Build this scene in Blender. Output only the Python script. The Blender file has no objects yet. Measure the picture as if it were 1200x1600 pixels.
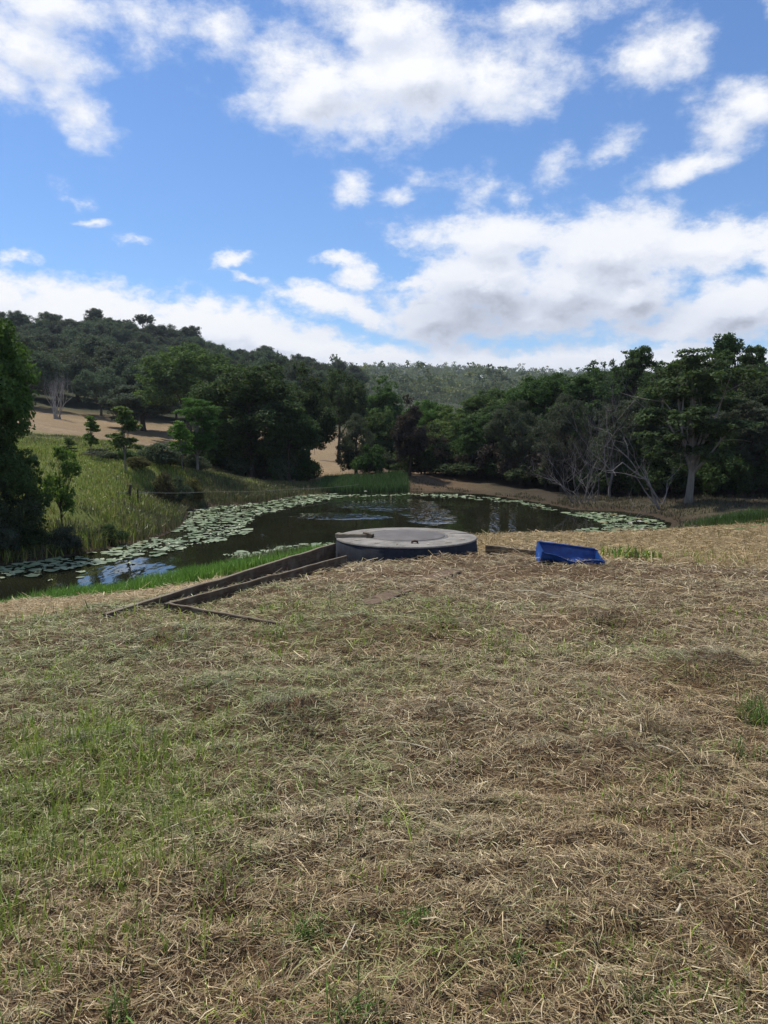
import bpy, math, random
import numpy as np
from mathutils import Vector

rad = math.radians
S = bpy.context.scene
COL = S.collection

# ------------------------------------------------------------------ camera
EYE = 3.3                      # metres above the pond's water (water is z = 0)
PITCH = rad(6.2)
cam_d = bpy.data.cameras.new('camera')
cam = bpy.data.objects.new('camera', cam_d)
COL.objects.link(cam)
cam.location = (0, 0, EYE)
cam.rotation_euler = (rad(90) - PITCH, 0, 0)
cam_d.sensor_fit = 'VERTICAL'
cam_d.sensor_height = 36
cam_d.sensor_width = 27
cam_d.lens = 27
cam_d.clip_start = 0.05
cam_d.clip_end = 6000
S.camera = cam

# ------------------------------------------------------------------ light
SUN_EL, SUN_AZ = rad(62), rad(-52)       # azimuth from +Y towards +X
SUN_STRENGTH, SUN_ANGLE = 4.4, rad(3)
SKY_STRENGTH = 0.098
sun_d = bpy.data.lights.new('sun', 'SUN')
sun_d.energy = SUN_STRENGTH
sun_d.angle = SUN_ANGLE
sun_d.color = (1.0, 0.93, 0.80)
sun = bpy.data.objects.new('sun', sun_d)
COL.objects.link(sun)
sd = Vector((math.sin(SUN_AZ) * math.cos(SUN_EL), math.cos(SUN_AZ) * math.cos(SUN_EL), math.sin(SUN_EL)))
sun.rotation_euler = sd.to_track_quat('Z', 'Y').to_euler()
sun.location = sd * 50

vs = S.view_settings
vs.view_transform = 'Standard'
vs.look = 'None'
vs.exposure = 0.25
vs.gamma = 1.0
vs.use_curve_mapping = False
S.cycles.use_denoising = True
try:
    S.cycles.denoiser = 'OPENIMAGEDENOISE'
    S.cycles.denoising_prefilter = 'ACCURATE'
except Exception:
    pass
S.cycles.max_bounces = 6
S.cycles.diffuse_bounces = 4
S.cycles.glossy_bounces = 3
S.cycles.transmission_bounces = 3
S.cycles.transparent_max_bounces = 8
S.cycles.caustics_reflective = False
S.cycles.caustics_refractive = False


def px_dir(px, py):
    u, v = (px - 600) / 1200.0, (800 - py) / 1200.0
    c, s = math.cos(PITCH), math.sin(PITCH)
    return np.array([u, c + v * s, -s + v * c])


def P(px, py, d):
    """point seen at photo pixel (px,py) at ground distance d"""
    r = px_dir(px, py)
    r = r / r[1] * d
    return float(r[0]), float(d), float(EYE + r[2])


def PZ(px, py, z):
    """point seen at photo pixel at height z"""
    r = px_dir(px, py)
    t = (z - EYE) / r[2]
    return float(r[0] * t), float(r[1] * t), z


def azel(px, py):
    r = px_dir(px, py)
    r = r / np.linalg.norm(r)
    return math.atan2(r[0], r[1]), math.asin(r[2])


# ------------------------------------------------------------------ node helper
class NT:
    def __init__(self, tree):
        self.t = tree

    def new(self, kind, **kw):
        n = self.t.nodes.new(kind)
        for k, v in kw.items():
            setattr(n, k, v)
        return n

    def put(self, sock, v):
        if v is None:
            return
        if hasattr(v, 'is_output'):
            self.t.links.new(v, sock)
        else:
            sock.default_value = v

    def math(self, op, a, b=None, c=None, clamp=False):
        n = self.new('ShaderNodeMath', operation=op)
        n.use_clamp = clamp
        for i, v in enumerate((a, b, c)):
            self.put(n.inputs[i], v)
        return n.outputs[0]

    def vec(self, op, a, b=None, c=None, out=0):
        n = self.new('ShaderNodeVectorMath', operation=op)
        for i, v in enumerate((a, b, c)):
            if v is not None:
                self.put(n.inputs[i], v)
        return n.outputs[out]

    def noise(self, vec, scale, detail=2, rough=0.5, out=0, dist=0.0):
        n = self.new('ShaderNodeTexNoise')
        self.put(n.inputs['Vector'], vec)
        n.inputs['Scale'].default_value = scale
        n.inputs['Detail'].default_value = detail
        n.inputs['Roughness'].default_value = rough
        n.inputs['Distortion'].default_value = dist
        return n.outputs[out]

    def mix(self, fac, a, b, kind='RGBA', blend='MIX'):
        n = self.new('ShaderNodeMix', data_type=kind)
        if kind == 'RGBA':
            n.blend_type = blend
            i = (0, 6, 7)
            o = 2
        else:
            i = (0, 2, 3)
            o = 0
        for k, v in zip(i, (fac, a, b)):
            self.put(n.inputs[k], v)
        return n.outputs[o]

    def maprange(self, v, a, b, c=0.0, d=1.0, smooth=False):
        n = self.new('ShaderNodeMapRange')
        n.interpolation_type = 'SMOOTHSTEP' if smooth else 'LINEAR'
        n.clamp = True
        self.put(n.inputs[0], v)
        for i, q in enumerate((a, b, c, d)):
            self.put(n.inputs[i + 1], q)
        return n.outputs[0]

    def ramp(self, fac, stops):
        n = self.new('ShaderNodeValToRGB')
        el = n.color_ramp.elements
        while len(el) < len(stops):
            el.new(0.5)
        for e, (p, c) in zip(el, stops):
            e.position = p
            e.color = (*c, 1) if len(c) == 3 else c
        self.put(n.inputs[0], fac)
        return n.outputs[0]


# ------------------------------------------------------------------ sky
# clouds: (px, py, rx_px, ry_px, amplitude, rotation_deg)
CLOUDS = [
    # big cloud at the top centre
    (500, 140, 130, 95, 1.0, 0), (640, 120, 150, 105, 1.15, 0), (770, 130, 120, 75, 0.95, 0), (590, 35, 150, 70, 0.95, 15),
    (430, 105, 60, 65, 0.7, 0), (590, 200, 90, 40, 0.6, 0), (845, 20, 130, 38, 0.72, -5),
    # upper left
    (35, 70, 130, 85, 1.0, 0), (70, 15, 120, 60, 0.9, 0), (135, 180, 42, 60, 0.72, 0), (15, 120, 95, 50, 0.8, 0), (105, 130, 62, 58, 0.8, 0),
    (220, 40, 75, 62, 0.60, 20), (335, 50, 42, 60, 0.44, 20),
    # upper right
    (1000, 85, 60, 62, 0.72, 0), (1060, 75, 52, 50, 0.66, 0), (1160, 165, 85, 55, 0.85, 0), (1130, 205, 45, 40, 0.6, 0),
    (1080, 262, 95, 24, 0.72, -8), (955, 235, 40, 20, 0.45, -20), (865, 262, 40, 32, 0.48, 0), (1205, 10, 25, 30, 0.6, 0),
    (550, 285, 32, 28, 0.52, 0), (640, 300, 36, 18, 0.42, 0), (755, 292, 34, 18, 0.20, 0), (810, 308, 25, 22, 0.36, 0),
    # small ones to the left of the big cumulus
    (360, 410, 40, 16, 0.7, -10), (35, 398, 34, 13, 0.62, 0), (205, 372, 28, 14, 0.48, 0), (380, 437, 45, 10, 0.45, 8),
    (525, 408, 46, 17, 0.75, 0), (562, 437, 52, 26, 0.78, 10), (645, 443, 45, 12, 0.7, 0), (500, 470, 90, 28, 0.8, 12), (570, 495, 60, 22, 0.75, 15),
    (120, 305, 26, 16, 0.4, 40), (150, 343, 30, 8, 0.42, 0),
    # cumulus on the right
    (770, 368, 160, 50, 1.1, 0), (960, 390, 190, 78, 1.25, 0), (1090, 385, 150, 52, 1.1, 5), (1230, 380, 150, 60, 1.0, 0),
    (760, 445, 130, 90, 1.3, 0), (680, 490, 100, 60, 1.1, 0), (900, 450, 140, 70, 1.15, 0), (990, 460, 90, 62, 1.15, 0),
    (1150, 480, 110, 60, 1.15, 0), (830, 500, 160, 40, 0.9, 0), (1060, 510, 160, 32, 0.85, 0),
    # low bank on the left
    (-40, 480, 200, 75, 1.2, 8), (130, 500, 190, 70, 1.2, 8), (300, 520, 190, 62, 1.2, 8), (440, 540, 180, 52, 1.15, 8),
    # haze band along the horizon
    (560, 570, 280, 38, 0.95, 4), (800, 570, 300, 40, 0.85, 0), (1050, 570, 300, 36, 0.85, 0),
]


# heavy cloud bellies, seen from below where the cloud is thickest: (px, py, rx, ry, weight)
BELLIES = [(740, 500, 170, 75, 0.95), (870, 500, 170, 65, 0.8), (800, 425, 190, 40, 0.35), (1010, 500, 150, 55, 0.75), (1140, 510, 130, 50, 0.75), (960, 440, 150, 45, 0.45), (900, 380, 250, 40, 0.22),
           (560, 175, 130, 50, 0.18), (700, 160, 170, 45, 0.12), (60, 140, 150, 60, 0.25), (60, 40, 120, 50, 0.18), (820, 575, 420, 30, 0.5), (200, 560, 300, 45, 0.5), (480, 590, 220, 30, 0.45), (530, 515, 120, 22, 0.35), (1165, 205, 80, 30, 0.35), (1080, 280, 90, 18, 0.3)]


def build_sky():
    w = bpy.data.worlds.new('World')
    S.world = w
    w.use_nodes = True
    w.node_tree.nodes.clear()
    # group: cloud density at a direction
    g = bpy.data.node_groups.new('cloud_density', 'ShaderNodeTree')
    g.interface.new_socket('Vector', in_out='INPUT', socket_type='NodeSocketVector')
    g.interface.new_socket('Density', in_out='OUTPUT', socket_type='NodeSocketFloat')
    g.interface.new_socket('Soft', in_out='OUTPUT', socket_type='NodeSocketFloat')
    g.interface.new_socket('Belly', in_out='OUTPUT', socket_type='NodeSocketFloat')
    n = NT(g)
    gi = n.new('NodeGroupInput')
    go = n.new('NodeGroupOutput')
    d = gi.outputs[0]
    sep = n.new('ShaderNodeSeparateXYZ')
    n.put(sep.inputs[0], d)
    az = n.math('ARCTAN2', sep.outputs[0], sep.outputs[1])
    el = n.math('ARCSINE', n.math('MINIMUM', sep.outputs[2], 0.9999))
    # stretch the noise sideways a little
    dz = n.vec('MULTIPLY', d, (1, 1, 1.7))
    w1 = n.vec('SUBTRACT', n.noise(dz, 9.0, 4, 0.55, out=1), (0.5, 0.5, 0.5))
    w2 = n.vec('SUBTRACT', n.noise(dz, 34.0, 4, 0.6, out=1), (0.5, 0.5, 0.5))
    comb = n.new('ShaderNodeCombineXYZ')
    n.put(comb.inputs[0], az)
    n.put(comb.inputs[1], el)
    p = comb.outputs[0]
    p = n.vec('MULTIPLY_ADD', w1, (0.06, 0.035, 0), p)
    p = n.vec('MULTIPLY_ADD', w2, (0.03, 0.024, 0), p)
    acc = None
    for (cx, cy, rx, ry, amp, rot) in CLOUDS:
        a0, e0 = azel(cx, cy)
        a1, _ = azel(cx + rx, cy)
        _, e1 = azel(cx, cy - ry)
        q = n.vec('SUBTRACT', p, (a0, e0, 0))
        if rot:
            r = n.new('ShaderNodeVectorRotate', rotation_type='Z_AXIS')
            n.put(r.inputs['Vector'], q)
            r.inputs['Angle'].default_value = rad(rot)
            q = r.outputs[0]
        q = n.vec('MULTIPLY', q, (1 / (a1 - a0), 1 / (e1 - e0), 0))
        l = n.vec('LENGTH', q, out=1)
        f = n.math('MULTIPLY_ADD', l, -amp, amp)
        acc = f if acc is None else n.math('SMOOTH_MAX', acc, f, 0.25)
    # the sky outside the picture: the same kind of broken cloud
    gen = n.math('MULTIPLY_ADD', n.noise(dz, 2.3, 3, 0.5), 4.2, -2.15)
    band = n.maprange(el, 0.06, 0.16, 0.5, -1.0, True)
    gen = n.math('MAXIMUM', gen, band)
    o1 = n.maprange(n.math('ABSOLUTE', az), 0.52, 0.72, 0, 1, True)
    o2 = n.maprange(el, 0.49, 0.62, 0, 1, True)
    out = n.math('MAXIMUM', o1, o2)
    acc = n.mix(out, acc, gen, 'FLOAT')
    n.put(go.inputs[1], acc)
    fb = n.noise(dz, 15.0, 10, 0.68)
    fb2 = n.noise(dz, 5.0, 3, 0.5)
    acc = n.math('ADD', acc, n.math('MULTIPLY_ADD', fb, 2.1, -1.13))
    acc = n.math('ADD', acc, n.math('MULTIPLY_ADD', fb2, 0.4, -0.2))
    n.put(go.inputs[0], acc)
    bl = None
    for (cx, cy, rx, ry, amp) in BELLIES:
        a0, e0 = azel(cx, cy)
        a1, _ = azel(cx + rx, cy)
        _, e1 = azel(cx, cy - ry)
        q = n.vec('MULTIPLY', n.vec('SUBTRACT', p, (a0, e0, 0)), (1 / (a1 - a0), 1 / (e1 - e0), 0))
        f = n.math('MULTIPLY', n.maprange(n.vec('LENGTH', q, out=1), 0.0, 1.5, 1.0, 0.0, True), amp)
        bl = f if bl is None else n.math('MAXIMUM', bl, f)
    bl = n.mix(out, bl, n.maprange(n.math('ADD', gen, 0.0), 0.3, 1.2, 0, 0.7), 'FLOAT')
    n.put(go.inputs[2], bl)

    t = NT(w.node_tree)
    tc = t.new('ShaderNodeTexCoord')
    d = tc.outputs['Generated']
    def dens(vec):
        gn = t.new('ShaderNodeGroup')
        gn.node_tree = g
        t.put(gn.inputs[0], vec)
        return gn.outputs[0], gn.outputs[1], gn.outputs[2]
    d0, s0, belly = dens(d)
    # towards the light: up and a little to the left
    d1, s1, _b = dens(t.vec('NORMALIZE', t.vec('ADD', d, (-0.012, 0.0, 0.024))))
    sz_ = t.new('ShaderNodeSeparateXYZ')
    t.put(sz_.inputs[0], d)
    hi = t.maprange(sz_.outputs[2], 0.16, 0.34, 0, 1, True)       # higher cloud is thinner and more torn
    alpha = t.mix(hi, t.maprange(d0, -0.20, 0.46, 0, 1, True), t.maprange(d0, -0.30, 0.80, 0, 1, True), 'FLOAT')
    diff = t.math('SUBTRACT', d0, d1)
    lit = t.math('ADD', t.math('MULTIPLY', t.maprange(diff, -0.42, 0.36, 0, 1), 0.6), t.math('MULTIPLY', t.maprange(t.math('SUBTRACT', s0, s1), -0.26, 0.26, 0, 1), 0.4))
    thick = t.maprange(d0, 0.3, 1.1, 0, 1, True)
    sh = t.math('MULTIPLY', t.math('SUBTRACT', 1.0, lit), t.math('MULTIPLY_ADD', thick, 0.55, 0.15))
    sh = t.math('ADD', sh, t.math('MULTIPLY', belly, t.math('MULTIPLY_ADD', sh, 0.25, 0.50)), clamp=True)
    ccol = t.ramp(sh, [(0.0, (0.97, 0.98, 1.0)), (0.2, (0.86, 0.89, 0.96)), (0.4, (0.70, 0.745, 0.85)), (0.6, (0.56, 0.605, 0.71)), (0.8, (0.45, 0.49, 0.58)), (1.0, (0.36, 0.395, 0.47))])
    sky = t.new('ShaderNodeTexSky', sky_type='NISHITA')
    sky.sun_disc = False
    sky.sun_elevation = SUN_EL
    sky.sun_rotation = SUN_AZ
    sky.altitude = 100
    sky.air_density = 1.0
    sky.dust_density = 0.3
    sky.ozone_density = 2.0
    t.put(sky.inputs[0], d) if len(sky.inputs) else None
    # sky colours are in sky units; clouds scaled to the same units
    cl = t.vec('SCALE', ccol, None)
    cl.node.inputs[3].default_value = 0.89 / SKY_STRENGTH
    blue = t.vec('MULTIPLY', sky.outputs[0], (0.72, 0.965, 1.26))
    colr = t.mix(alpha, blue, cl)
    bg = t.new('ShaderNodeBackground')
    t.put(bg.inputs[0], colr)
    bg.inputs[1].default_value = SKY_STRENGTH
    out = t.new('ShaderNodeOutputWorld')
    t.put(out.inputs[0], bg.outputs[0])
    w.cycles.sampling_method = 'MANUAL'
    w.cycles.sample_map_resolution = 512


build_sky()


# ------------------------------------------------------------------ noise
def _hash(ix, iy, seed):
    h = (ix.astype(np.int64) * 374761393 + iy.astype(np.int64) * 668265263 + seed * 974711) & 0xffffffff
    h = ((h ^ (h >> 13)) * 1274126177) & 0xffffffff
    return ((h ^ (h >> 16)) & 0xffff) / 65535.0


def vnoise(x, y, seed=0):
    ix, iy = np.floor(x), np.floor(y)
    fx, fy = x - ix, y - iy
    fx, fy = fx * fx * (3 - 2 * fx), fy * fy * (3 - 2 * fy)
    a, b = _hash(ix, iy, seed), _hash(ix + 1, iy, seed)
    c, d = _hash(ix, iy + 1, seed), _hash(ix + 1, iy + 1, seed)
    return (a * (1 - fx) + b * fx) * (1 - fy) + (c * (1 - fx) + d * fx) * fy


def fbm(x, y, seed=0, octv=4, gain=0.5):
    s, a, t = 0.0, 1.0, 0.0
    for k in range(octv):
        s = s + a * vnoise(x * 2 ** k + 17.3 * k, y * 2 ** k - 9.1 * k, seed + k)
        t += a
        a *= gain
    return s / t


def sstep(a, b, x):
    t = np.clip((x - a) / (b - a), 0, 1)
    return t * t * (3 - 2 * t)


# ------------------------------------------------------------------ terrain
POND_PX = [(-420, 960), (-200, 966), (0, 958), (120, 938), (240, 916), (340, 895), (450, 873), (560, 862), (700, 852), (850, 847), (960, 840), (1045, 829),
           (1052, 818), (1020, 806), (970, 799), (900, 797), (840, 785), (760, 773), (690, 768), (600, 767), (520, 769), (460, 776), (400, 786), (335, 792), (292, 800),
           (283, 822), (265, 832), (225, 846), (150, 861), (90, 872), (0, 884), (-200, 900), (-420, 915)]
POND = np.array([PZ(a, b, 0.0)[:2] for a, b in POND_PX])


def pond_sd(x, y):
    """signed distance to the shoreline, negative over water"""
    x = np.asarray(x, float)
    y = np.asarray(y, float)
    best = np.full(x.shape, 1e18)
    inside = np.zeros(x.shape, bool)
    n = len(POND)
    for i in range(n):
        ax, ay = POND[i]
        bx, by = POND[(i + 1) % n]
        ex, ey = bx - ax, by - ay
        t = np.clip(((x - ax) * ex + (y - ay) * ey) / (ex * ex + ey * ey), 0, 1)
        best = np.minimum(best, (x - ax - t * ex) ** 2 + (y - ay - t * ey) ** 2)
        cond = ((ay > y) != (by > y))
        with np.errstate(divide='ignore', invalid='ignore'):
            xi = ax + (y - ay) * ex / (ey if ey != 0 else 1e-12)
        inside ^= cond & (x < xi)
    d = np.sqrt(best)
    return np.where(inside, -d, d)


def _pl(x, y):
    return (x, y, 1.65 - 0.045 * y)


CTRL = [_pl(x, y) for y in (-8, -3, 0, 2.5, 5, 7.5) for x in (-9, -4, 0, 4, 9)] + [_pl(x, y) for x, y in ((-2.8, 8.6), (-1, 10), (1.5, 10), (4, 10), (8, 10), (0, 12.5), (2, 13), (4.5, 13), (8, 14), (6, 16), (9, 18), (12, 20), (16, 22), (25, 16))] + [
        P(110, 943, 9.3), P(0, 955, 8.9), (-10, 9, 1.15), (-2.6, 13.5, 0.75), (0, 16.5, 0.85), (-5, 12, 0.72), (3, 17, 0.9),
        P(1000, 783, 31.5), P(1080, 788, 30), P(1200, 784, 31), P(1400, 780, 31), P(900, 776, 37), P(800, 763, 42), P(700, 753, 44), (14, 45, 0.9), (30, 45, 1.6), (25, 60, 3), (10, 65, 1.8),
        P(150, 760, 26), P(230, 728, 33), P(100, 716, 30), P(40, 704, 27), P(10, 790, 21), P(200, 694, 45), P(100, 664, 78), P(0, 655, 75), P(270, 698, 72), P(180, 680, 76), P(290, 735, 36), P(380, 748, 42), P(440, 752, 45), P(510, 735, 52), P(540, 712, 75), P(620, 730, 60),
        P(-300, 560, 60), P(-300, 700, 30),
        P(640, 744, 44), P(0, 566, 175), P(60, 558, 190), P(130, 541, 205), P(200, 540, 205), P(300, 573, 200), P(400, 602, 190), P(130, 612, 120), P(250, 640, 115), P(330, 655, 110), P(-250, 500, 200),
        P(500, 650, 120), P(520, 625, 180), P(650, 660, 120), P(800, 660, 120), P(1000, 650, 110), P(1200, 640, 100), P(1500, 630, 100),
        P(550, 592, 700), P(650, 592, 720), P(750, 597, 740), P(850, 602, 760), P(600, 645, 380), P(750, 645, 380), P(850, 622, 560), P(600, 620, 520), P(950, 610, 800), P(1200, 610, 800), P(1500, 610, 800), P(300, 590, 700), P(0, 590, 500), P(-500, 560, 500),
        (0, 1100, 30), (600, 1200, 30), (-600, 1200, 30), (0, 2600, 20), (2600, 0, 20), (-2600, 0, 20), (0, -2600, 10), (0, -300, 4), (300, 0, 10), (-300, 0, 14), (2000, 2000, 20), (-2000, 2000, 20)]
CTRL = np.array(CTRL, float)
_C2 = 2.0
def _phi(dx, dy):
    return np.sqrt(dx * dx + dy * dy + _C2)
_A = _phi(CTRL[:, None, 0] - CTRL[None, :, 0], CTRL[:, None, 1] - CTRL[None, :, 1])
_n = len(CTRL)
_M = np.zeros((_n + 1, _n + 1))
_M[:_n, :_n] = _A + np.eye(_n) * -0.05
_M[:_n, _n] = 1
_M[_n, :_n] = 1
_W = np.linalg.solve(_M, np.append(CTRL[:, 2], 0))

PILES = [  # hay heaps (x, y, radius, height)
    *[(*PZ(a, b, c)[:2], r, hh) for a, b, c, r, hh in ((820, 890, 1.1, 0.6, 0.05), (455, 1135, 1.4, 0.3, 0.08), (1110, 1050, 1.38, 0.4, 0.07), (940, 968, 1.3, 0.4, 0.08), (350, 1095, 1.4, 0.35, 0.06), (250, 1010, 1.35, 0.55, 0.07),
      (560, 985, 1.3, 0.4, 0.08), (1025, 1140, 1.45, 0.2, 0.05), (1000, 1180, 1.48, 0.3, 0.05), (700, 1130, 1.42, 0.25, 0.05), (150, 1180, 1.45, 0.3, 0.05), (860, 1190, 1.45, 0.25, 0.05), (330, 1380, 1.54, 0.18, 0.04), (700, 985, 1.3, 0.55, 0.06))],
    (0.95, 13.0, 0.5, 0.11), (-0.1, 12.9, 0.5, 0.03), (1.55, 13.5, 0.4, 0.10), (-1.0, 13.3, 0.3, 0.04)]


def height(x, y, bumps=True):
    x = np.asarray(x, float)
    y = np.asarray(y, float)
    h = np.full(x.shape, _W[_n])
    for i in range(_n):
        h = h + _W[i] * _phi(x - CTRL[i, 0], y - CTRL[i, 1])
    r = np.sqrt(x * x + y * y)
    h = h + (fbm(x / 9, y / 9, 3) - 0.5) * 0.5 * sstep(24, 60, r) + (fbm(x / 60, y / 60, 5) - 0.5) * 8 * sstep(110, 300, r)
    sd = pond_sd(x, y)
    h = np.maximum(h, 0.12 + 0.0 * h)
    near = y < 23
    wid = np.where(near, 4.2, 3.0)
    s = np.clip(sd / wid, 0, 1)
    s = s * s * (3 - 2 * s) * 0.6 + s * 0.4
    bank = 0.02 + (h - 0.02) * s
    h = np.where(sd < 0, np.maximum(-0.9, sd * 0.35) + 0.02, bank)
    if bumps:
        b = (fbm(x * 1.3, y * 1.3, 11, 3) - 0.5) * 0.13 + (0.5 - np.abs(fbm(x * 3.6, y * 4.6, 12, 3) - 0.5) * 3) * 0.05 + (fbm(x * 9, y * 9, 13, 2) - 0.5) * 0.04
        for (a, c, rr, hh) in PILES:
            dd = ((x - a) ** 2 + (y - c) ** 2) / (rr * rr)
            b = b + hh * 1.35 * np.exp(-dd) * (0.6 + 0.8 * vnoise(x * 9, y * 9, 21))
        h = h - 0.15 * (1 - sstep(1.35, 2.2, np.sqrt((x - 0.42) ** 2 + (y - 14.5) ** 2)))
        h = h + b * (1 - sstep(19, 28, r)) * sstep(0.0, 1.5, sd)
        h = h + (fbm(x * 0.9, y * 0.9, 14, 3) - 0.5) * 0.25 * sstep(20, 27, r) * sstep(0.3, 3, sd) * (1 - sstep(90, 140, r))
    return h


def Zt(x, y):
    return float(height(np.array([x]), np.array([y]))[0])


def on_ground(px, py):
    """ground point seen at a photo pixel on the platform"""
    z = 1.4
    for _ in range(12):
        x, y, _z = PZ(px, py, z)
        z = 0.5 * z + 0.5 * Zt(x, y)
    return x, y


# ------------------------------------------------------------------ mesh helpers
def mesh_np(name, V, F, attrs=None, smooth=False, mat=None, col=None, uv=None):
    V = np.ascontiguousarray(V, dtype=np.float32)
    m = bpy.data.meshes.new(name)
    m.vertices.add(len(V))
    m.vertices.foreach_set('co', V.ravel())
    if isinstance(F, np.ndarray):
        F = [F]
    F = [np.asarray(f, dtype=np.int32) for f in F if len(f)]
    loops = np.concatenate([f.ravel() for f in F])
    tot = np.concatenate([np.full(len(f), f.shape[1], np.int32) for f in F])
    m.loops.add(len(loops))
    m.loops.foreach_set('vertex_index', loops)
    m.polygons.add(len(tot))
    m.polygons.foreach_set('loop_start', np.concatenate([[0], np.cumsum(tot)[:-1]]).astype(np.int32))
    m.polygons.foreach_set('loop_total', tot)
    m.polygons.foreach_set('use_smooth', np.full(len(tot), smooth, bool))
    for k, a in (attrs or {}).items():
        at = m.attributes.new(k, 'FLOAT', 'POINT')
        at.data.foreach_set('value', np.ascontiguousarray(a, np.float32))
    if col is not None:
        at = m.attributes.new('tone', 'FLOAT_COLOR', 'POINT')
        c4 = np.ones((len(V), 4), np.float32)
        c4[:, :3] = col
        at.data.foreach_set('color', c4.ravel())
    if mat is not None:
        m.materials.append(mat)
    m.update()
    m.validate()
    return m


def link(name, data, parent=None, loc=None, **props):
    o = bpy.data.objects.new(name, data)
    COL.objects.link(o)
    if parent is not None:
        o.parent = parent
    if loc is not None:
        o.location = loc
    for k, v in props.items():
        if v is not None:
            o[k] = v
    return o


def thing(name, label, cat, loc=(0, 0, 0), rz=0.0, group=None):
    o = link(name, None, loc=loc, label=label, category=cat, group=group)
    o.rotation_euler = (0, 0, rz)
    o.empty_display_size = 0.2
    return o


class Geo:
    """collects vertices and faces of several shapes into one mesh"""
    def __init__(self):
        self.V, self.Q, self.T, self.n = [], [], [], 0

    def add(self, V, Q=None, T=None):
        V = np.asarray(V, float)
        if Q is not None and len(Q):
            self.Q.append(np.asarray(Q, int) + self.n)
        if T is not None and len(T):
            self.T.append(np.asarray(T, int) + self.n)
        self.V.append(V)
        self.n += len(V)

    def tube(self, pts, radii, seg=6, cap=True):
        pts = np.asarray(pts, float)
        n = len(pts)
        t = np.gradient(pts, axis=0)
        t /= np.linalg.norm(t, axis=1)[:, None] + 1e-9
        ref = np.array([0.31, 0.12, 0.94]) if abs(t[0][2]) < 0.9 else np.array([1.0, 0.1, 0.05])
        a = np.cross(t, ref)
        a /= np.linalg.norm(a, axis=1)[:, None] + 1e-9
        b = np.cross(t, a)
        ang = np.linspace(0, 2 * np.pi, seg, endpoint=False)
        r = np.asarray(radii, float)[:, None, None]
        ring = pts[:, None, :] + r * (np.cos(ang)[None, :, None] * a[:, None, :] + np.sin(ang)[None, :, None] * b[:, None, :])
        V = ring.reshape(-1, 3)
        i, j = np.meshgrid(np.arange(n - 1), np.arange(seg), indexing='ij')
        Q = np.stack([i * seg + j, i * seg + (j + 1) % seg, (i + 1) * seg + (j + 1) % seg, (i + 1) * seg + j], -1).reshape(-1, 4)
        T = None
        if cap:
            V = np.vstack([V, pts[0], pts[-1]])
            j = np.arange(seg)
            T = np.vstack([np.stack([(j + 1) % seg, j, np.full(seg, n * seg)], -1), np.stack([(n - 1) * seg + j, (n - 1) * seg + (j + 1) % seg, np.full(seg, n * seg + 1)], -1)])
        self.add(V, Q, T)

    def build(self, name, mat, smooth=True, attrs=None):
        F = []
        if self.Q:
            F.append(np.vstack(self.Q))
        if self.T:
            F.append(np.vstack(self.T))
        return mesh_np(name, np.vstack(self.V), F, attrs, smooth, mat)


# ------------------------------------------------------------------ materials
def new_mat(name):
    m = bpy.data.materials.new(name)
    m.use_nodes = True
    m.node_tree.nodes.clear()
    return m, NT(m.node_tree)


def finish(m, t, shader, disp=None):
    o = t.new('ShaderNodeOutputMaterial')
    t.put(o.inputs[0], shader)
    return m


def principled(t, col, rough=0.7, spec=0.3, normal=None, **kw):
    b = t.new('ShaderNodeBsdfPrincipled')
    t.put(b.inputs['Base Color'], col if hasattr(col, 'is_output') else (*col, 1))
    t.put(b.inputs['Roughness'], rough)
    t.put(b.inputs['Specular IOR Level'], spec)
    if normal is not None:
        t.put(b.inputs['Normal'], normal)
    return b


def bump(t, h, strength=0.5, dist=0.02):
    b = t.new('ShaderNodeBump')
    b.inputs['Strength'].default_value = strength
    b.inputs['Distance'].default_value = dist
    t.put(b.inputs['Height'], h)
    return b.outputs[0]


def foliage_mat(name, dark, mid, light, transl=0.28, rough=0.65, spec=0.08):
    m, t = new_mat(name)
    a = t.new('ShaderNodeAttribute', attribute_name='tint')
    oi = t.new('ShaderNodeObjectInfo')
    col = t.ramp(a.outputs['Fac'], [(0.0, dark), (0.5, mid), (1.0, light)])
    hsv = t.new('ShaderNodeHueSaturation')
    t.put(hsv.inputs['Hue'], t.maprange(oi.outputs['Random'], 0, 1, 0.485, 0.515))
    t.put(hsv.inputs['Saturation'], t.maprange(oi.outputs['Random'], 0, 1, 0.8, 1.1))
    t.put(hsv.inputs['Value'], t.maprange(oi.outputs['Random'], 0, 1, 0.78, 1.15))
    t.put(hsv.inputs['Color'], col)
    col = hsv.outputs[0]
    b = principled(t, col, rough, spec)
    tr = t.new('ShaderNodeBsdfTranslucent')
    t.put(tr.inputs[0], t.mix(1.0, col, (1.25, 1.3, 0.6, 1), blend='MULTIPLY'))
    mx = t.new('ShaderNodeMixShader')
    mx.inputs[0].default_value = transl
    t.put(mx.inputs[1], b.outputs[0])
    t.put(mx.inputs[2], tr.outputs[0])
    return finish(m, t, mx.outputs[0])


def tone_mat(name, transl=0.15, rough=0.55, spec=0.3):
    """blades and straws: colour of each one stored on the mesh"""
    m, t = new_mat(name)
    a = t.new('ShaderNodeAttribute', attribute_name='tone')
    b = principled(t, a.outputs['Color'], rough, spec)
    if transl <= 0:
        return finish(m, t, b.outputs[0])
    tr = t.new('ShaderNodeBsdfTranslucent')
    t.put(tr.inputs[0], a.outputs['Color'])
    mx = t.new('ShaderNodeMixShader')
    mx.inputs[0].default_value = transl
    t.put(mx.inputs[1], b.outputs[0])
    t.put(mx.inputs[2], tr.outputs[0])
    return finish(m, t, mx.outputs[0])


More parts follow.
